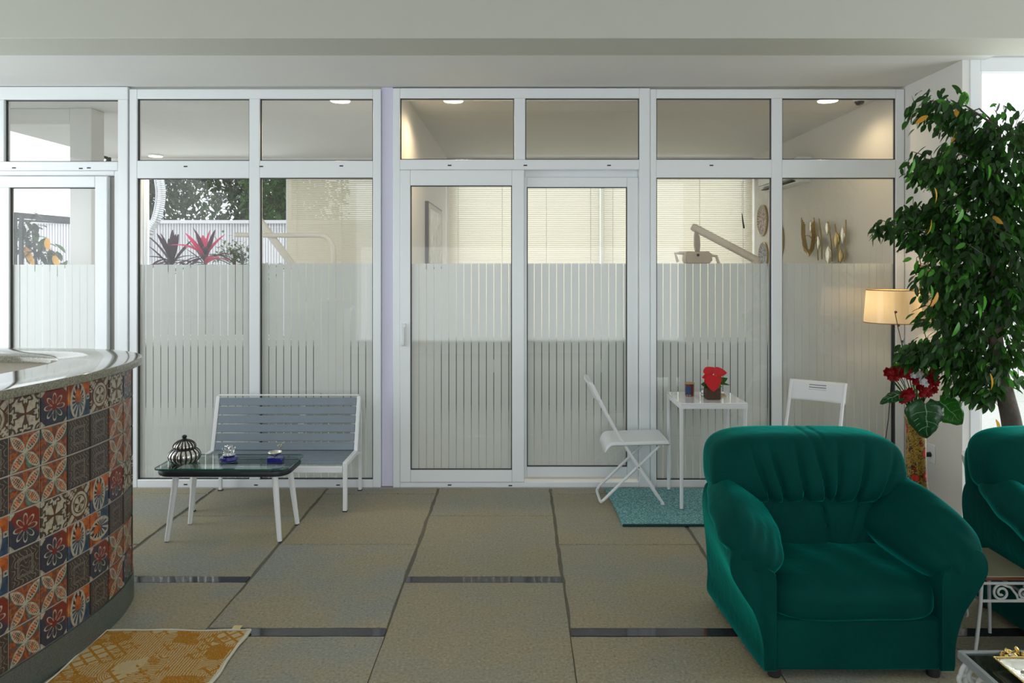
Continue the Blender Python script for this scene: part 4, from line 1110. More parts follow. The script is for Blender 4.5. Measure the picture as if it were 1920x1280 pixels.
flo = [(1663, 697, 11), (1679, 692, 11), (1678, 707, 8), (1697, 697, 13), (1712, 694, 9), (1715, 712, 10), (1732, 703, 11), (1745, 706, 9), (1752, 716, 9), (1750, 730, 8), (1738, 735, 10), (1727, 738, 8), (1696, 741, 13), (1704, 733, 9), (1745, 697, 8), (1722, 725, 8), (1688, 700, 9), (1668, 706, 8), (1706, 704, 9), (1740, 718, 10), (1720, 705, 8), (1690, 748, 9), (1732, 728, 9), (1752, 706, 8), (1708, 740, 8)]
pet = lambda t: math.sin(PI * min(1, t ** .7)) ** .6
def flower(c, r, m_, n=7, par=bq, nm='flower'):
    mb = MB()
    for lay in range(2):
        for k in range(n):
            a = 2 * PI * k / n + lay * .4 + rq.random() * .3
            d = Vector((math.cos(a), -.55 - .5 * lay, math.sin(a) + .15))
            mb.blade(c, d, r * (1 - .25 * lay), r * .75, .3, up=(0, -1, 0), nseg=4, shape=pet, fold=.3)
    return mb.build(nm, m_, par)
for (px, py, r) in flo:
    c = P(px, py, vy - .06 - .05 * rq.random()); flower(c, r * 4.5 / F * 1.2, M['redflower'])
    sm.tube([(vx + (c.x - vx) * .1, vy, .76), (vx + (c.x - vx) * .55, (vy + c.y) / 2, .80 + (c.z - .8) * .6), tuple(c + Vector((0, .01, 0)))], .003, 5)
for (px, py, r) in ((1722, 701, 10), (1728, 713, 10), (1735, 720, 7), (1711, 703, 8)): flower(P(px, py, vy - .16), r * 4.6 / F, M['whiteflower'], 5)
sm.build('stem', M['leaf2'], bq)
# dry berry twigs
for pts in ([(1700, 700), (1690, 640), (1683, 610), (1678, 585)], [(1745, 690), (1738, 640), (1730, 610), (1722, 590)], [(1706, 690), (1705, 660), (1704, 645)]):
    w = [P(a, b, vy - .02) for a, b in pts]; tw = MB().tube(w, .0025, 5).build('dry_twig', M['bark'], bq)
    bm = MB()
    for q in w[1:]: bm.lathe([(0, -.009), (.009, -.002), (.008, .005), (0, .009)], q + Vector((.003, -.004, 0)), 8)
    bm.build('berries', mat('dried_berry', srgb(104, 60, 62), .8), tw)
# heart leaves
def heartleaf(c, tip, W, m_, up=(0, -1, .15)):
    c = Vector(c); tip = Vector(tip); d = tip - c; L = d.length; d.normalize(); s = d.cross(Vector(up)).normalized(); nr = s.cross(d)
    rows = 14; vs = []; prof = [(0, -.06)]
    mb = MB(); out = []
    for i in range(rows + 1):
        t = i / rows; w = W / 2 * (math.sin(PI * min(1, .12 + .88 * t ** .62)) ** .55 if t < 1 else 0) * (1 - .25 * t * t)
        row = []
        for j in range(9):
            u = -1 + j / 4
            back = .17 * L * math.exp(-(t / .22) ** 2) * (1 - abs(abs(u) - .55) * 1.6) * (abs(u) > .08)
            row.append(c + d * (L * t - max(0, back)) + s * (w * u) + nr * (.10 * W * abs(u) - .16 * W * (u * u) - .10 * L * t * t + .006 * math.sin(j * 2.4 + i * 1.3)))
        out.append(row)
    vs = [p for r in out for p in r]; fs = [(i * 9 + j, i * 9 + j + 1, (i + 1) * 9 + j + 1, (i + 1) * 9 + j) for i in range(rows) for j in range(8)]
    mb.add(vs, fs); o = mb.build('heart_leaf', m_, bq, sharp=180, solid=.0016)
    vm = MB(); vm.tube([out[i][4] + nr * .0018 for i in range(rows)], [.0035 - .0026 * i / rows for i in range(rows)], 5)
    for i in (1, 3, 5, 7, 9):
        for sg in (-1, 1): vm.tube([out[i][4] + nr * .0015, out[min(rows, i + 1)][4 + sg * 2] + nr * .0015, out[min(rows, i + 2)][4 + sg * 3] + nr * .001], .0013, 4)
    vm.build('veins', M['vein'], o); return o
heartleaf(P(1735, 757, 4.36), P(1741, 822, 4.33), .235, M['bigleaf'])
heartleaf(P(1762, 752, 4.50), P(1806, 792, 4.40), .20, M['bigleaf2'])
heartleaf(P(1692, 738, 4.46), P(1652, 751, 4.40), .085, M['bigleaf'], up=(0, -.5, .8))
heartleaf(P(1712, 690, 4.62), P(1690, 652, 4.62), .13, M['bigleaf'], up=(0, -1, 0))
MB().tube([(vx, vy, .75), P(1724, 745, 4.45), P(1711, 722, 4.40)], [.005, .006, .004], 8).build('leaf_stalk', M['leaf3'], bq)
for a, b in (((vx, vy, .74), P(1735, 757, 4.36)), ((vx, vy, .74), P(1762, 752, 4.50)), ((vx, vy, .74), P(1692, 738, 4.46))):
    a = Vector(a); MB().tube([a, a.lerp(b, .5) + Vector((0, 0, .05)), b], .0035, 6).build('leaf_stalk', M['leaf2'], bq)

# ------------------------------------------------------------------ FIG TREE in its pot
fx, fy = 2.88, 4.33
pt = thing('plant_pot', 'round pale grey plant pot holding the fig tree', 'pot', (fx, fy, 0))
MB().lathe([(.19, 0), (.20, .02), (.235, .30), (.262, .50), (.275, .545), (.275, .575), (.255, .575), (.245, .50)], (fx, fy, 0), 48).build('pot_body', mat('pale_grey_glaze', srgb(196, 200, 202), .25, var=.08), pt)
MB().lathe([(.248, .50), (.0, .515)], (fx, fy, 0), 40).build('soil', mat('pot_soil', (.04, .03, .02), .95, bs=.8), pt)
fig = thing('weeping_fig_tree', 'tall leafy weeping fig tree standing by the right window', 'tree', (fx, fy, .515))
rf = random.Random(21)
TR = [(fx, fy, .50), P(1898, 800, fy), P(1885, 740, fy), P(1872, 680, fy), P(1864, 600, fy), P(1860, 500, fy + .02), P(1862, 400, fy + .03), P(1868, 310, fy + .03), P(1874, 240, fy)]
MB().tube(catmull(TR, 5), [.055 * (1 - .86 * i / 40) + .004 for i in range(len(TR) * 5 - 4)], 12).build('trunk', M['bark'], fig)
# canopy blobs: px, py, rx(px), rz(px), count, sparse
blobs = [(1758, 205, 48, 34, 60), (1800, 235, 34, 34, 42), (1805, 215, 26, 30, 22), (1832, 268, 46, 34, 70), (1890, 265, 52, 66, 120), (1950, 300, 60, 90, 110), (1748, 312, 46, 32, 75), (1790, 330, 44, 40, 85), (1845, 340, 56, 52, 130),
         (1900, 380, 56, 64, 130), (1712, 402, 34, 24, 34), (1680, 424, 34, 16, 24), (1650, 428, 14, 10, 5), (1716, 442, 30, 22, 26), (1765, 400, 48, 46, 100), (1780, 450, 56, 46, 130), (1840, 430, 60, 60, 170), (1895, 480, 56, 64, 150),
         (1775, 515, 52, 46, 120), (1835, 530, 60, 58, 170), (1888, 570, 50, 56, 110), (1775, 585, 42, 42, 80), (1820, 615, 58, 50, 130), (1752, 655, 46, 26, 70), (1715, 668, 34, 20, 36), (1800, 675, 56, 36, 110), (1850, 690, 46, 46, 70),
         (1826, 722, 36, 26, 60), (1856, 740, 26, 22, 22), (1905, 660, 40, 46, 50), (1960, 420, 60, 150, 180), (1950, 600, 50, 90, 110)]
def leaf_geom(mb, base, d, L, W, roll, up):
    mb.blade(base, d, L, W, .55, up=up, nseg=5, shape=lambda t: (math.sin(PI * min(1, (t * .93 + .05)) ** .9) ** .8) if t < 1 else .04, fold=.22, roll=roll)
allv = []; twigs = MB()
protos = {}
for key in ('leaf', 'leaf2', 'leaf3', 'leaf_orange'):
    for var in range(3 if key in ('leaf', 'leaf2') else 1):
        mb = MB(); leaf_geom(mb, (0, 0, 0), (1, 0, 0), 1.0, .40 + .05 * var, 0, (0, 0, 1))
        me_o = mb.build('leaf', M[key], None, sharp=180); protos[(key, var)] = me_o.data; bpy.data.objects.remove(me_o)
for (px, py, rx, rz, n) in blobs:
    c = P(px, py, fy + rf.uniform(-.05, .05)); sc = fy / F
    # a branch from the trunk into the blob
    zt = min(range(len(TR)), key=lambda i: abs(Vector(TR[i]).z - (c.z - .12)) if i > 1 else 9)
    a = Vector(TR[zt]); mid = a.lerp(c, .55) + Vector((0, 0, .07))
    twigs.tube([a, mid, c], [.008, .005, .002], 6)
    for k in range(int(n * 2.2)):
        while True:
            q = Vector((rf.gauss(0, .52), rf.gauss(0, .52), rf.gauss(0, .52)))
            if q.length < 1.4: break
        dep = max(rx, rz) * sc * (1.0 if rx > 30 else .6)
        p = c + Vector((q.x * rx * sc, q.y * min(dep, .26), q.z * rz * sc))
        out = (p - Vector((fx - .05, fy, p.z))); out.z = 0
        out = out.normalized() if out.length > .02 else Vector((1, 0, 0))
        d = (out * rf.uniform(.1, .9) + Vector((rf.uniform(-.8, .8), rf.uniform(-.7, .5), -rf.uniform(.1, 1.1)))).normalized()
        L = rf.uniform(.050, .078); roll = rf.uniform(-1.5, 1.5)
        u = rf.random(); key = 'leaf' if u < .64 else ('leaf2' if u < .92 else ('leaf3' if u < .997 else 'leaf_orange'))
        if k % 7 == 0: twigs.tube([c.lerp(p, .15), c.lerp(p, .6) + Vector((0, 0, .02)), p], .002, 4)
        allv.append((p, d, L, roll, key))
# hand placed bright and orange leaves
for (px, py, key) in ((1807, 172, 'leaf3'), (1793, 243, 'leaf_orange'), (1783, 257, 'leaf3'), (1781, 274, 'leaf3'), (1714, 298, 'leaf3'), (1746, 412, 'leaf_orange'), (1752, 352, 'leaf_orange'), (1893, 484, 'leaf_orange'), (1892, 590, 'leaf_orange'), (1867, 786, 'leaf_orange'), (1856, 700, 'leaf_orange'), (1758, 548, 'leaf_orange'), (1805, 392, 'leaf3'), (1853, 310, 'leaf3'), (1832, 568, 'leaf3'), (1845, 555, 'leaf3'), (1798, 604, 'leaf3'), (1745, 535, 'leaf3'), (1640, 430, 'leaf'), (1634, 436, 'leaf'), (1648, 424, 'leaf')):
    allv.append((P(px, py, fy - .30 if 1700 < px < 1880 and py > 290 else fy - .05), Vector((rf.uniform(-.4, .4), -.3, -1)).normalized(), .088, rf.uniform(-1.4, -.9), key))
twigs.build('branches', M['bark'], fig)
def vis(v): return v[0].x * F / v[0].y + CX < 1925
near = sorted([v for v in allv if vis(v)], key=lambda v: v[0].y - (.5 if v[4] in ('leaf3', 'leaf_orange') else 0) )[:296]
ns = set(id(v) for v in near)
rest = {}
for v in allv:
    p, d, L, roll, key = v
    if id(v) in ns:
        X = d; Zt = Vector((0, -.35, 1)); Yv = Zt.cross(X)
        Yv = Yv.normalized() if Yv.length > .05 else Vector((0, 1, 0))
        Yv = Matrix.Rotation(roll, 3, X) @ Yv; Zv = X.cross(Yv)
        o = bpy.data.objects.new('leaf', protos[(key, rf.randrange(3 if key in ('leaf', 'leaf2') else 1))]); COL.objects.link(o); o.parent = fig
        Mx = Matrix((X, Yv, Zv)).transposed().to_4x4(); o.location = p - fig.location; o.rotation_euler = Mx.to_euler(); o.scale = (L, L, L)
    else:
        mb = rest.setdefault(key, MB()); leaf_geom(mb, p, d, L, L * rf.uniform(.38, .5), roll, (0, -.35, 1))
fol = MB(); ks = list(rest)
for i, k in enumerate(ks):
    fol.k = i; fol.add(rest[k].v, rest[k].f)
o = fol.build('foliage', [M[k] for k in ks], fig, sharp=180); o['kind'] = 'stuff'
# ------------------------------------------------------------------ TREATMENT ROOMS: lights, blinds, fittings
M['disc'] = mat('lit_diffuser', (1, .9, .75), .5, var=0, emit=(1, .80, .52), es=9)
def ceiling_light(x, y, label, power):
    t = thing('ceiling_light', label, 'ceiling light', (x, y, CZ), 'round ceiling lights of the treatment rooms')
    MB().lathe([(.088, 0), (.090, -.012), (.084, -.020), (.078, -.020)], (x, y, CZ), 40).build('rim', M['upvc'], t)
    MB().lathe([(.080, -.014), (.078, -.024), (.0, -.027)], (x, y, CZ), 40).build('diffuser', M['disc'], t)
    d = bpy.data.lights.new('ceiling_lamp', 'SPOT'); d.energy = power; d.color = (1, .76, .46); d.spot_size = R(165); d.spot_blend = .5; d.shadow_soft_size = .07
    o = bpy.data.objects.new('ceiling_lamp', d); COL.objects.link(o); o.location = (x, y, CZ - .05)
    return t
ceiling_light(X_(638, 6.13), 6.13, 'round lit ceiling light in the left treatment room, nearest the glass', 22)
ceiling_light(X_(850, 6.13), 6.13, 'round lit ceiling light just right of the lilac post', 34)
ceiling_light(X_(1552, 6.13), 6.13, 'round lit ceiling light beside the dome camera', 14)
ceiling_light(X_(288, 9.2), 9.25, 'small round lit ceiling light far back above the garden window', 12)
cx3, cy3 = 2.80, 6.16
dc = thing('dome_camera', 'small dark dome security camera on the treatment room ceiling', 'camera', (cx3, cy3, CZ))
MB().lathe([(.052, 0), (.052, -.014), (.045, -.020)], (cx3, cy3, CZ), 30).build('base', M['upvc'], dc)
MB().lathe([(.040, -.018), (.038, -.032), (.026, -.046), (0, -.053)], (cx3, cy3, CZ), 30).build('dome', mat('smoked_dome', (.02, .018, .018), .06, var=0, coat=1), dc)

def blind(x0, x1, y, z0, z1, label, tilt=62, gap=0):
    t = thing('venetian_blind', label, 'blind', ((x0 + x1) / 2, y, z1), 'cream venetian blinds')
    MB().box(x0, x1, y - .02, y + .02, z1 - .03, z1).build('headrail', M['slat'], t, bevel=.003)
    MB().box(x0, x1, y - .012, y + .012, z0, z0 + .014).build('bottom_rail', M['slat'], t, bevel=.003)
    mb = MB(); z = z0 + .03; a = R(tilt)
    while z < z1 - .035:
        pr = []
        for k in range(4):
            s = -1 + 2 * k / 3; w = .0135 * s; cr = .0022 * (1 - s * s)
            pr.append((y + w * math.cos(a) - cr * math.sin(a), z + w * math.sin(a) + cr * math.cos(a)))
        vs = [(x, q[0], q[1]) for x in (x0, x1) for q in pr]
        mb.add(vs, [(k, k + 1, 5 + k, 4 + k) for k in range(3)]); z += .0243
    o = mb.build('slats', M['slat'], t, sharp=180); o['kind'] = 'stuff'
    n = max(2, round((x1 - x0) / .6)); w = x1 - x0
    for k in range(n + 1):
        x = x0 + .12 + (w - .24) * k / n
        MB().box(x - .0035, x + .0035, y - .0155, y - .0135, z0, z1 - .03).build('ladder_cord', M['cord'], t, smooth=False)
    return t
blind(X_(539, 9.42), -1.0, 9.42, .78, 2.86, 'cream venetian blind half covering the garden window', 60)
blind(-.90, X_(1125, 9.42), 9.42, .78, 2.86, 'wide cream venetian blind beside the framed picture', 60)
wd = blind(X_(1131, 9.42), 2.93, 9.42, .78, 2.86, 'cream venetian blind next to the wall plates', 60)
MB().tube([P(1391, 400, 9.37), P(1393, 415, 9.37), P(1395, 428, 9.37)], [.004, .010, .012], 8).build('tassel', M['black'], wd)
MB().tube([P(1391, 340, 9.38), P(1391, 400, 9.37)], .002, 5).build('pull_cord', M['cord'], wd)

# picture on the dividing wall (wall face x = -.93)
pw = -.93
pic = thing('framed_picture', 'tall framed grey drawing hung on the dividing wall', 'picture', (pw, 7.4, 1.9))
def wallY(px, xw): return xw * F / (px - CX)
y0p, y1p = wallY(797, pw), wallY(823, pw)
zt, zb = 2.33, 1.66
MB().box(pw + .001, pw + .035, y0p, y1p, zb, zt).build('frame', mat('dark_frame', srgb(58, 50, 42), .5), pic, bevel=.003)
MB().box(pw + .035, pw + .040, y0p + .02, y1p - .02, zb + .02, zt - .02).build('mount', mat('pale_mount', srgb(206, 200, 186), .6), pic)
def draw_mat():
    m, p = begin('grey_drawing'); c = texco(); n = noise(c, 7, 5, .6); l = noise(scaled(c, (1, 6, 1)), 5, 3)
    setin(p, 'Base Color', ramp(n * .6 + l * .4, [(.3, srgb(92, 90, 82)), (.5, srgb(150, 146, 132)), (.65, srgb(190, 184, 168))])); p.inputs['Roughness'].default_value = .25; return m
MB().box(pw + .040, pw + .042, y0p + .06, y1p - .06, zb + .06, zt - .07).build('print', draw_mat(), pic)

# plates on the right wall (face x = 2.95)
RW = 2.95
def plate_mat(name, a, b, c3):
    m, p = begin(name); c = texco(); x, y, z = sep(c); r = mth('SQRT', y * y + z * z); th = mth('ARCTAN2', z, y); n = noise(c, 40, 3)
    col = ramp(n + mth('SINE', th * 8.0) * .06, [(.35, a), (.5, b), (.62, c3)])
    col = mixc(r > .135, col, mixc(mth('SINE', th * 30.0) > 0.0, srgb(70, 76, 92), srgb(190, 180, 170)))
    setin(p, 'Base Color', col); p.inputs['Roughness'].default_value = .3; return m
def plate(px, py, r, m_, label):
    Y = wallY(px, RW); z = Z_(py, Y)
    t = thing('wall_plate', label, 'plate', (RW, Y, z), 'painted wall plates')
    Mx = Matrix.Rotation(-PI / 2, 4, 'Y')
    def lat(prof):
        mb = MB(); mb.lathe(prof, (0, 0, 0), 40, None, False); mb.v = [tuple(Mx @ Vector(q)) for q in mb.v]; return mb
    lat([(r, .002), (r, .016), (r * .97, .022), (r * .93, .018)]).build('rim', M['brass'], t, local=True)
    lat([(r * .95, .017), (r * .6, .012), (0, .010)]).build('face', m_, t, local=True)
plate(1431, 413, .19, plate_mat('rose_plate', srgb(70, 66, 84), srgb(170, 120, 112), srgb(206, 190, 180)), 'round painted wall plate, upper left of the three')
plate(1433, 480, .17, plate_mat('blue_plate', srgb(60, 72, 96), srgb(120, 128, 146), srgb(190, 188, 180)), 'blue grey painted wall plate, lower left of the three')
plate(1457, 452, .24, plate_mat('pink_plate', srgb(110, 60, 70), srgb(160, 110, 108), srgb(110, 90, 100)), 'large painted wall plate, rightmost of the three')
# metal sculpture on the right wall
ms = thing('metal_wall_sculpture', 'gold and silver metal leaf sculpture on the treatment room wall', 'wall sculpture', (RW, 7.3, 1.9))
def wp(px, py, dx=.06):
    Y = wallY(px, RW - dx); return Vector((RW - dx, Y, Z_(py, Y)))
for k in range(4):
    MB().tube([wp(a, b, .04 + .01 * k) for a, b in ((1503 + 2 * k, 408 + 4 * k), (1503 + 2 * k, 440), (1508 + 2 * k, 470 - k), (1517, 480 - 2 * k), (1526 - 2 * k, 466 - k), (1529 - 2 * k, 440), (1527 - 2 * k, 412 + 3 * k))], .006, 6).build('loop', M['brass'], ms)
MB().tube([wp(1514 + 9 * math.cos(t), 455 + 14 * math.sin(t), .05) for t in [2 * PI * k / 20 for k in range(20)]], .006, 6, closed=True).build('loop', M['brass'], ms)
for (a, b, c, d) in ((1534, 488, 1526, 408), (1541, 486, 1536, 410), (1560, 490, 1553, 416), (1572, 492, 1566, 420), (1583, 490, 1586, 412)):
    MB().tube([wp(a, b), wp((a + c) / 2 + 2, (b + d) / 2), wp(c, d)], .007, 6).build('rod', M['brass'], ms)
for (a, b, w, h, m_) in ((1520, 425, 4, 12, 'silver'), (1534, 455, 5, 15, 'silver'), (1551, 428, 6, 13, 'silver'), (1553, 478, 8, 18, 'silver'), (1568, 450, 7, 16, 'brass'), (1580, 440, 6, 18, 'silver'), (1576, 480, 6, 14, 'brass')):
    mb = MB(); mb.grid(lambda u, v: wp(a + w * (2 * u - 1) * math.sin(PI * (v * .94 + .03)), b + h * (2 * v - 1), .05 + .02 * math.sin(PI * u)), 6, 8)
    mb.build('metal_leaf', M[m_], ms, sharp=180, solid=.002)
# air conditioner
ac = thing('air_conditioner', 'white wall mounted air conditioner high on the right wall', 'air conditioner', (RW, 8.4, 2.65))
acY0, acY1 = 7.55, 8.6
mb = MB(); prof = [(0, 2.80), (-.14, 2.80), (-.19, 2.77), (-.205, 2.70), (-.20, 2.60), (-.13, 2.545), (0, 2.545)]
mb.loft([[(RW + x, acY0, z) for x, z in prof], [(RW + x, acY1, z) for x, z in prof]]).build('body', M['upvc'], ac, sharp=30)
MB().box(RW - .19, RW - .135, acY0 + .06, acY1 - .06, 2.553, 2.563).build('louvre', M['slot'], ac)
MB().box(RW - .206, RW - .200, acY0 + .01, acY1 - .01, 2.60, 2.604).build('seam', M['gasket'], ac)
# dental arms
M['beige'] = M['cream_plastic']
du = thing('dental_unit', 'cream treatment chair arm with a bent tube behind the left glass bay', 'dental unit', (-2.0, 7.3, 0))
YD = 7.3
MB().tube(catmull([P(440, 440, YD), P(500, 441, YD), P(560, 441, YD), P(596, 441, YD), P(614, 446, YD), P(624, 462, YD), P(626, 490, YD), P(627, 560, YD)], 6), .0235, 16).build('arm_tube', M['beige'], du)
MB().beam(P(480, 405, YD + .03), P(560, 512, YD + .03), .07, .05, (0, 1, 0)).build('support_arm', M['beige'], du, bevel=.015)
q = P(627, 560, YD); MB().box(q.x - .12, q.x + .12, YD - .08, YD + .14, .45, q.z).build('console', M['beige'], du, bevel=.02)
MB().lathe([(.24, 0), (.24, .03), (.06, .06), (.05, .5)], (q.x, YD, 0), 30).build('pedestal', M['beige'], du)
q2 = P(560, 512, YD + .03); MB().tube([q2, (q2.x + .15, YD + .05, 1.2), (q.x, YD + .05, .7)], .03, 12).build('lower_arm', M['beige'], du)
dl = thing('dental_lamp', 'white treatment lamp hanging from a slanted arm before the blinds', 'dental lamp', tuple(P(1415, 600, 7.6)))
YL = 7.6
MB().beam(P(1297, 424, YL), P(1421, 489, YL), .075, .075, (0, 1, 0)).build('arm', M['cream_plastic'], dl, bevel=.02)
a = P(1417, 488, YL); MB().tube([(a.x, YL, a.z + .03), (a.x, YL, .02)], [.045, .05], 16).build('post', M['cream_plastic'], dl)
MB().lathe([(.25, 0), (.25, .03), (.05, .05)], (a.x, YL, 0), 30).build('floor_base', M['cream_plastic'], dl)
MB().loft([[P(x, y, YL) + Vector((0, d, 0)) for d, x, y in ((-.03, xa, yy), (.03, xa, yy), (.03, xb, yy), (-.03, xb, yy))] for yy, xa, xb in ((435, 1303, 1307), (445, 1302, 1311), (460, 1302, 1312), (470, 1304, 1311), (480, 1306, 1311))]).build('yoke', mat('grey_yoke', srgb(182, 180, 172), .4), dl)
hd = MB(); hd.loft([[P(x, y, YL) + Vector((0, d, 0)) for x, y in ((1283, 476), (1286, 471), (1300, 472), (1325, 471), (1331, 477), (1332, 488), (1326, 494), (1285, 494), (1282, 488))] for d in (-.09, -.06, .06, .09)])
hd.build('lamp_head', mat('pinkish_plastic', srgb(214, 204, 196), .4), dl, bevel=.01)
for pts in ([(1283, 474), (1266, 475), (1271, 491)], [(1331, 478), (1343, 480), (1348, 495)]):
    MB().tube([P(x, y, YL - .05) for x, y in pts], .016, 8).build('handle', M['cream_plastic'], dl)
MB().tube([P(1309, 478, YL - .1), P(1309, 478, YL - .08)], .014, 10).build('knob', M['rubber'], dl)
# low cabinets behind the frosted film
cab = thing('low_cabinet', 'low dark cabinet behind the frosted glass of the sliding doors', 'cabinet', (.7, 8.6, 0))
MB().box(-.88, 2.9, 8.75, 9.3, .0, .80).build('carcass', mat('grey_laminate', srgb(110, 108, 102), .5), cab, bevel=.004)
for k in range(6):
    x = -.86 + k * .625; o = MB().box(x, x + .61, 8.73, 8.75, .06, .78).build('door', mat('dark_laminate', srgb(50, 49, 47), .5) if k == 0 else bpy.data.materials['dark_laminate'], cab, bevel=.003)
    MB().box(x + .55, x + .565, 8.71, 8.73, .45, .6).build('handle', M['chrome'], o)

cab2 = thing('low_cabinet', 'low dark cabinet under the garden window of the left treatment room', 'cabinet', (-3.0, 9.1, 0))
MB().box(-4.6, -1.1, 8.9, 9.35, .0, .74).build('carcass', bpy.data.materials['grey_laminate'], cab2, bevel=.004)
for k in range(5):
    x = -4.58 + k * .695; o = MB().box(x, x + .68, 8.88, 8.90, .06, .72).build('door', bpy.data.materials['dark_laminate'], cab2, bevel=.003)
    MB().box(x + .60, x + .615, 8.86, 8.88, .45, .6).build('handle', M['chrome'], o)

# ------------------------------------------------------------------ GARDEN
YF = 12.4
fe = thing('ribbed_fence', 'white ribbed garden fence with a flat cap rail', 'fence', (-6.0, YF, 0))
zf = Z_(419, YF)
mb = MB(); x = -9.0; prof = []
while x < -1.0:
    for dx, dy in ((0, 0), (.022, 0), (.028, .03), (.040, .03)): prof.append((x + dx, YF + dy))
    x += .046
mb.loft([[(p[0], p[1], -.05), (p[0], p[1] + .02, -.05), (p[0], p[1] + .02, zf), (p[0], p[1], zf)] for p in prof])
M['fence'] = mat('white_fence_paint', srgb(226, 224, 228), .5, var=.05)
o = mb.build('ribbed_sheet', M['fence'], fe, smooth=False)
MB().box(-9, -1, YF - .04, YF + .06, zf, zf + .055).build('cap_rail', M['fence'], fe, bevel=.005)
for i in range(5): MB().box(-8.9 + i * 1.9, -8.82 + i * 1.9, YF + .05, YF + .13, -.05, zf).build('post', M['fence'], fe)
# silver duct
du2 = thing('silver_duct', 'silver ribbed flexible duct curving down before the trees', 'duct', tuple(P(296, 412, 10.6)))
pd_ = catmull([P(297, 300, 10.6), P(300, 335, 10.6), P(303, 360, 10.6), P(301, 385, 10.6), P(294, 412, 10.6), P(280, 440, 10.6), P(272, 520, 10.6), P(270, 640, 10.6)], 14)
MB().tube(pd_, [.052 + .006 * (i % 2) for i in range(len(pd_))], 14).build('duct', mat('foil', (.72, .74, .78), .3, metal=.8, var=.2), du2, sharp=20)
MB().tube([p + Vector((-.075, 0, 0)) for p in pd_], .012, 8).build('pipe', M['white_metal'], du2)
# cordylines
def cordyline(px, py, Y, label, n, pink, sd_, Ls=.5):
    b = P(px, py, Y); t = thing('cordyline', label, 'plant', (b.x, b.y, -.05), 'cordylines before the fence')
    rc = random.Random(sd_)
    MB().tube([(b.x, b.y, -.05), (b.x + .02, b.y, b.z * .5), (b.x, b.y, b.z + .1)], .02, 8).build('stem', M['bark'], t)
    for k in range(n):
        a = rc.uniform(0, 2 * PI); el = rc.uniform(-.05, 1.1) if k > 4 else rc.uniform(.9, 1.4); d = Vector((math.cos(a) * math.cos(el), math.sin(a) * math.cos(el) * .6 - .2, math.sin(el)))
        pk = pink and el > .55 and k % 2 == 0
        MB().blade((b.x, b.y, b.z + rc.uniform(-.05, .12)), d, Ls * rc.uniform(.75, 1.2), .075 * (1.5 if pk else 1), .9 * (0.3 if el > .8 else 1), nseg=7, shape=lambda q: math.sin(PI * (q * .93 + .05)) ** .7, fold=.35).build('leaf', M['cord_pink'] if pk else M['cord_dark'], t, sharp=180)
cordyline(322, 500, 10.4, 'purple leaved cordyline at the left end of the garden fence', 26, False, 3, .42)
cordyline(385, 494, 10.3, 'pink and purple cordyline before the middle of the garden fence', 28, True, 6, .44)
def shrub(px, py, Y, rad, n, label, m_, sd_, Ls=.08):
    b = P(px, py, Y); t = thing('shrub', label, 'shrub', (b.x, b.y, -.05)); rc = random.Random(sd_); mb = MB()
    MB().tube([(b.x, b.y, -.05), (b.x, b.y, b.z)], .02, 7).build('stem', M['bark'], t)
    for k in range(n):
        q = Vector((rc.gauss(0, .5), rc.gauss(0, .5), rc.gauss(0, .45))) * rad
        mb.blade(b + q, (rc.uniform(-1, 1), rc.uniform(-1, .4), rc.uniform(-.4, 1)), Ls * rc.uniform(.6, 1.3), Ls * .5, .4, nseg=3)
    o = mb.build('foliage', m_, t, sharp=180); o['kind'] = 'stuff'
shrub(440, 474, 10.3, .24, 170, 'small green shrub before the right part of the fence', [M['outleaf']], 5)
shrub(455, 480, 10.0, .14, 80, 'low brown green shrub close to the garden window', [M['outleaf2']], 9)
# palm fronds right of the mullion
pl = thing('palm', 'feathery green palm before the fence, under the blind edge', 'palm', (P(505, 560, 11)[0], 11, -.05))
pb = P(508, 530, 11)
MB().tube([(pb.x, 11, -.05), (pb.x, 11, pb.z)], .03, 8).build('stem', M['bark'], pl)
rc = random.Random(2)
for k in range(9):
    a = rc.uniform(0, 2 * PI); pts = []; d = Vector((math.cos(a) * .7, math.sin(a) * .5, 1)); p = pb.copy(); mb = MB()
    for j in range(10):
        pts.append(p.copy()); p = p + d.normalized() * .07; d.z -= .16
        for sg in (-1, 1): mb.blade(p, (d + Vector((-math.sin(a), math.cos(a), 0)) * sg * 1.2), .13, .012, .5, nseg=2)
    mb.tube(pts, .005, 5); mb.build('frond', M['outleaf'], pl, sharp=180)
# trees beyond the fence
def garden_tree(x, y, h, crown, n, label, sd_, mm, kind='garden_tree'):
    t = thing(kind, label, 'tree', (x, y, -.05), 'trees beyond the garden fence'); rc = random.Random(sd_)
    tr_ = [Vector((x + rc.uniform(-.1, .1) * k, y, -.05 + h * k / 4)) for k in range(5)]
    MB().tube(tr_, [.12, .11, .09, .06, .02], 8).build('trunk', M['bark'], t)
    br = MB()
    for k in range(26):
        a = rc.uniform(0, 2 * PI); b = tr_[1].lerp(tr_[4], rc.random()); e = b + Vector((math.cos(a) * crown, math.sin(a) * crown * .6, rc.uniform(-.2, 1.2)))
        br.tube([b, b.lerp(e, .5) + Vector((0, 0, .2)), e], [.03, .02, .006], 5)
    br.build('branches', M['bark'], t)
    mb = MB()
    for k in range(n):
        cg = lambda s: max(-1.5 * s, min(1.5 * s, rc.gauss(0, s)))
        q = Vector((cg(.45) * crown, cg(.35) * crown, cg(.33) * h * .5))
        mb.k = 0 if rc.random() < .6 else 1
        mb.blade(Vector((x, y, h * .72)) + q, (rc.uniform(-1, 1), rc.uniform(-1, 1), rc.uniform(-1, .6)), rc.uniform(.12, .22), .08, .3, nseg=2)
    o = mb.build('crown', mm, t, sharp=180); o['kind'] = 'stuff'
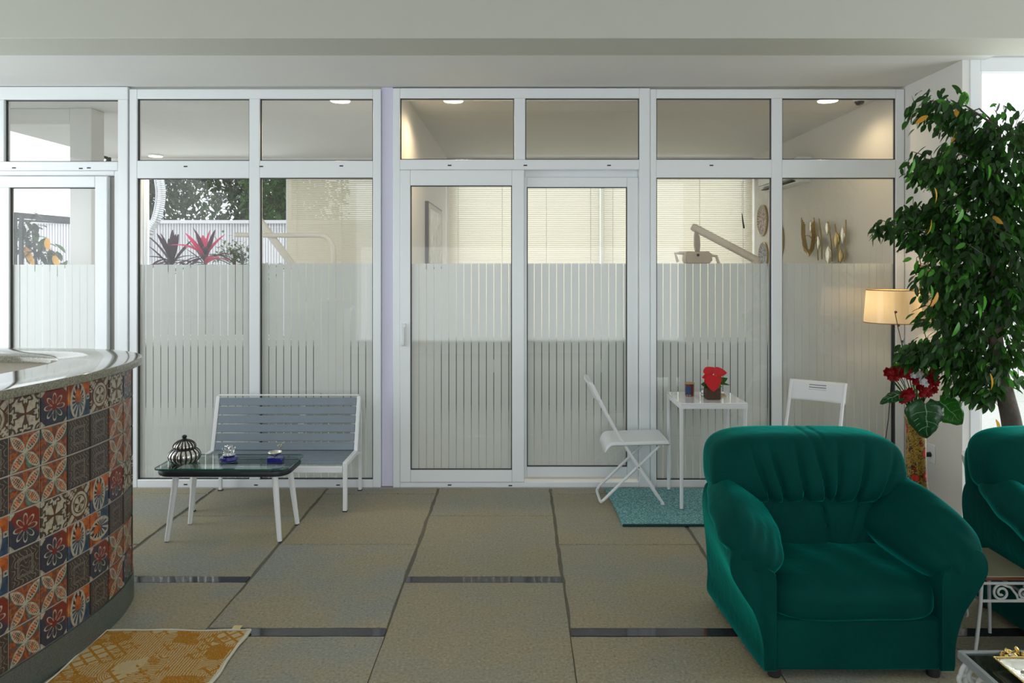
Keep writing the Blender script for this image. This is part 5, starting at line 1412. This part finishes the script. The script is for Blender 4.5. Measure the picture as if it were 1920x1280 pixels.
garden_tree(-7.3, 14.4, 4.6, 1.2, 3600, 'dark leafy tree beyond the left end of the fence', 31, [M['outleaf2'], M['outleaf2']])
garden_tree(-6.4, 17.4, 5.4, 1.6, 3800, 'dense olive tree beyond the middle of the fence', 32, [M['outleaf2'], M['outleaf']])
garden_tree(-4.6, 14.6, 4.4, 1.0, 2600, 'pale feathery tree beyond the right part of the fence', 33, [M['outleaf'], M['outleaf']])
hb = MB(); rc = random.Random(55)
hg = thing('tall_hedge', 'dense dark hedge standing behind the garden trees', 'hedge', (-6.3, 20, -.05))
for k in range(5200):
    hb.blade((rc.uniform(-11, -4.6), 20 + rc.uniform(-.3, .3), rc.uniform(0, 5.2)), (rc.uniform(-1, 1), rc.uniform(-1, 1), rc.uniform(-1, .6)), rc.uniform(.2, .36), .14, .3, nseg=2)
o = hb.build('foliage', M['outleaf2'], hg, sharp=180); o['kind'] = 'stuff'
# pergola frame with climbing plant seen through the left door
pg = thing('black_trellis', 'black metal trellis frame standing outside the left door', 'trellis', (P(60, 600, 10.5)[0], 10.5, -.05))
YP = 10.5
for px in (28, 40): a = P(px, 404, YP); MB().box(a.x - .022, a.x + .022, YP - .02, YP + .02, -.05, a.z).build('post', M['black'], pg)
a = P(146, 411, YP + 1.2); MB().box(a.x - .02, a.x + .02, YP + 1.18, YP + 1.22, -.05, a.z).build('post', M['black'], pg)
MB().beam(P(26, 403, YP), P(147, 413, YP + 1.2), .05, .08).build('top_bar', M['black'], pg)
MB().beam(P(26, 412, YP), P(147, 419, YP + 1.2), .03, .03).build('lower_bar', M['black'], pg)
cl = thing('climbing_plant', 'leafy climbing plant with yellow and dark leaves on the black trellis', 'plant', (P(75, 560, 10.7)[0], 10.7, -.05))
rc = random.Random(77)
MB().tube([(P(75, 560, 10.7)[0], 10.7, -.05), P(70, 520, 10.7), P(62, 430, 10.6)], .02, 7).build('stem', M['bark'], cl)
for (px, py, n, s) in ((58, 450, 30, 16), (80, 475, 34, 18), (52, 425, 18, 12), (108, 485, 18, 12), (42, 465, 14, 10)):
    for k in range(n):
        c = P(px + rc.gauss(0, s), py + rc.gauss(0, s * .8), 10.7 + rc.uniform(-.15, .15))
        MB().blade(c, (rc.uniform(-1, 1), rc.uniform(-.6, .2), rc.uniform(-1, .5)), rc.uniform(.14, .24), .10, .4, nseg=4).build('leaf', M['outleaf2'] if k % 6 else M['outleaf'], cl, sharp=180)
for (a, b, c, d) in ((47, 462, 66, 500), (88, 446, 92, 470), (100, 478, 112, 500)):
    p0, p1 = P(a, b, 10.55), P(c, d, 10.5); MB().blade(p0, p1 - p0, (p1 - p0).length, .11, .1, up=(0, -1, 0), nseg=5).build('leaf', M['leaf_orange'], cl, sharp=180)
# bushes outside the right garden door
def bush(x, y, z, r, n, label, sd_):
    t = thing('garden_bush', label, 'bush', (x, y, -.05), 'bushes outside the garden door'); rc = random.Random(sd_); mb = MB()
    MB().tube([(x, y, -.05), (x, y, z)], .03, 7).build('stem', M['bark'], t)
    for k in range(n):
        q = Vector((rc.gauss(0, .5), rc.gauss(0, .4), rc.gauss(0, .5))) * r
        mb.blade(Vector((x, y, z)) + q, (rc.uniform(-1, 1), rc.uniform(-1, 1), rc.uniform(-1, 1)), .12, .07, .3, nseg=2)
    o = mb.build('foliage', M['outleaf'], t, sharp=180); o['kind'] = 'stuff'
bush(7.0, 10.0, 1.2, .7, 500, 'bright green bush outside the garden door', 41)
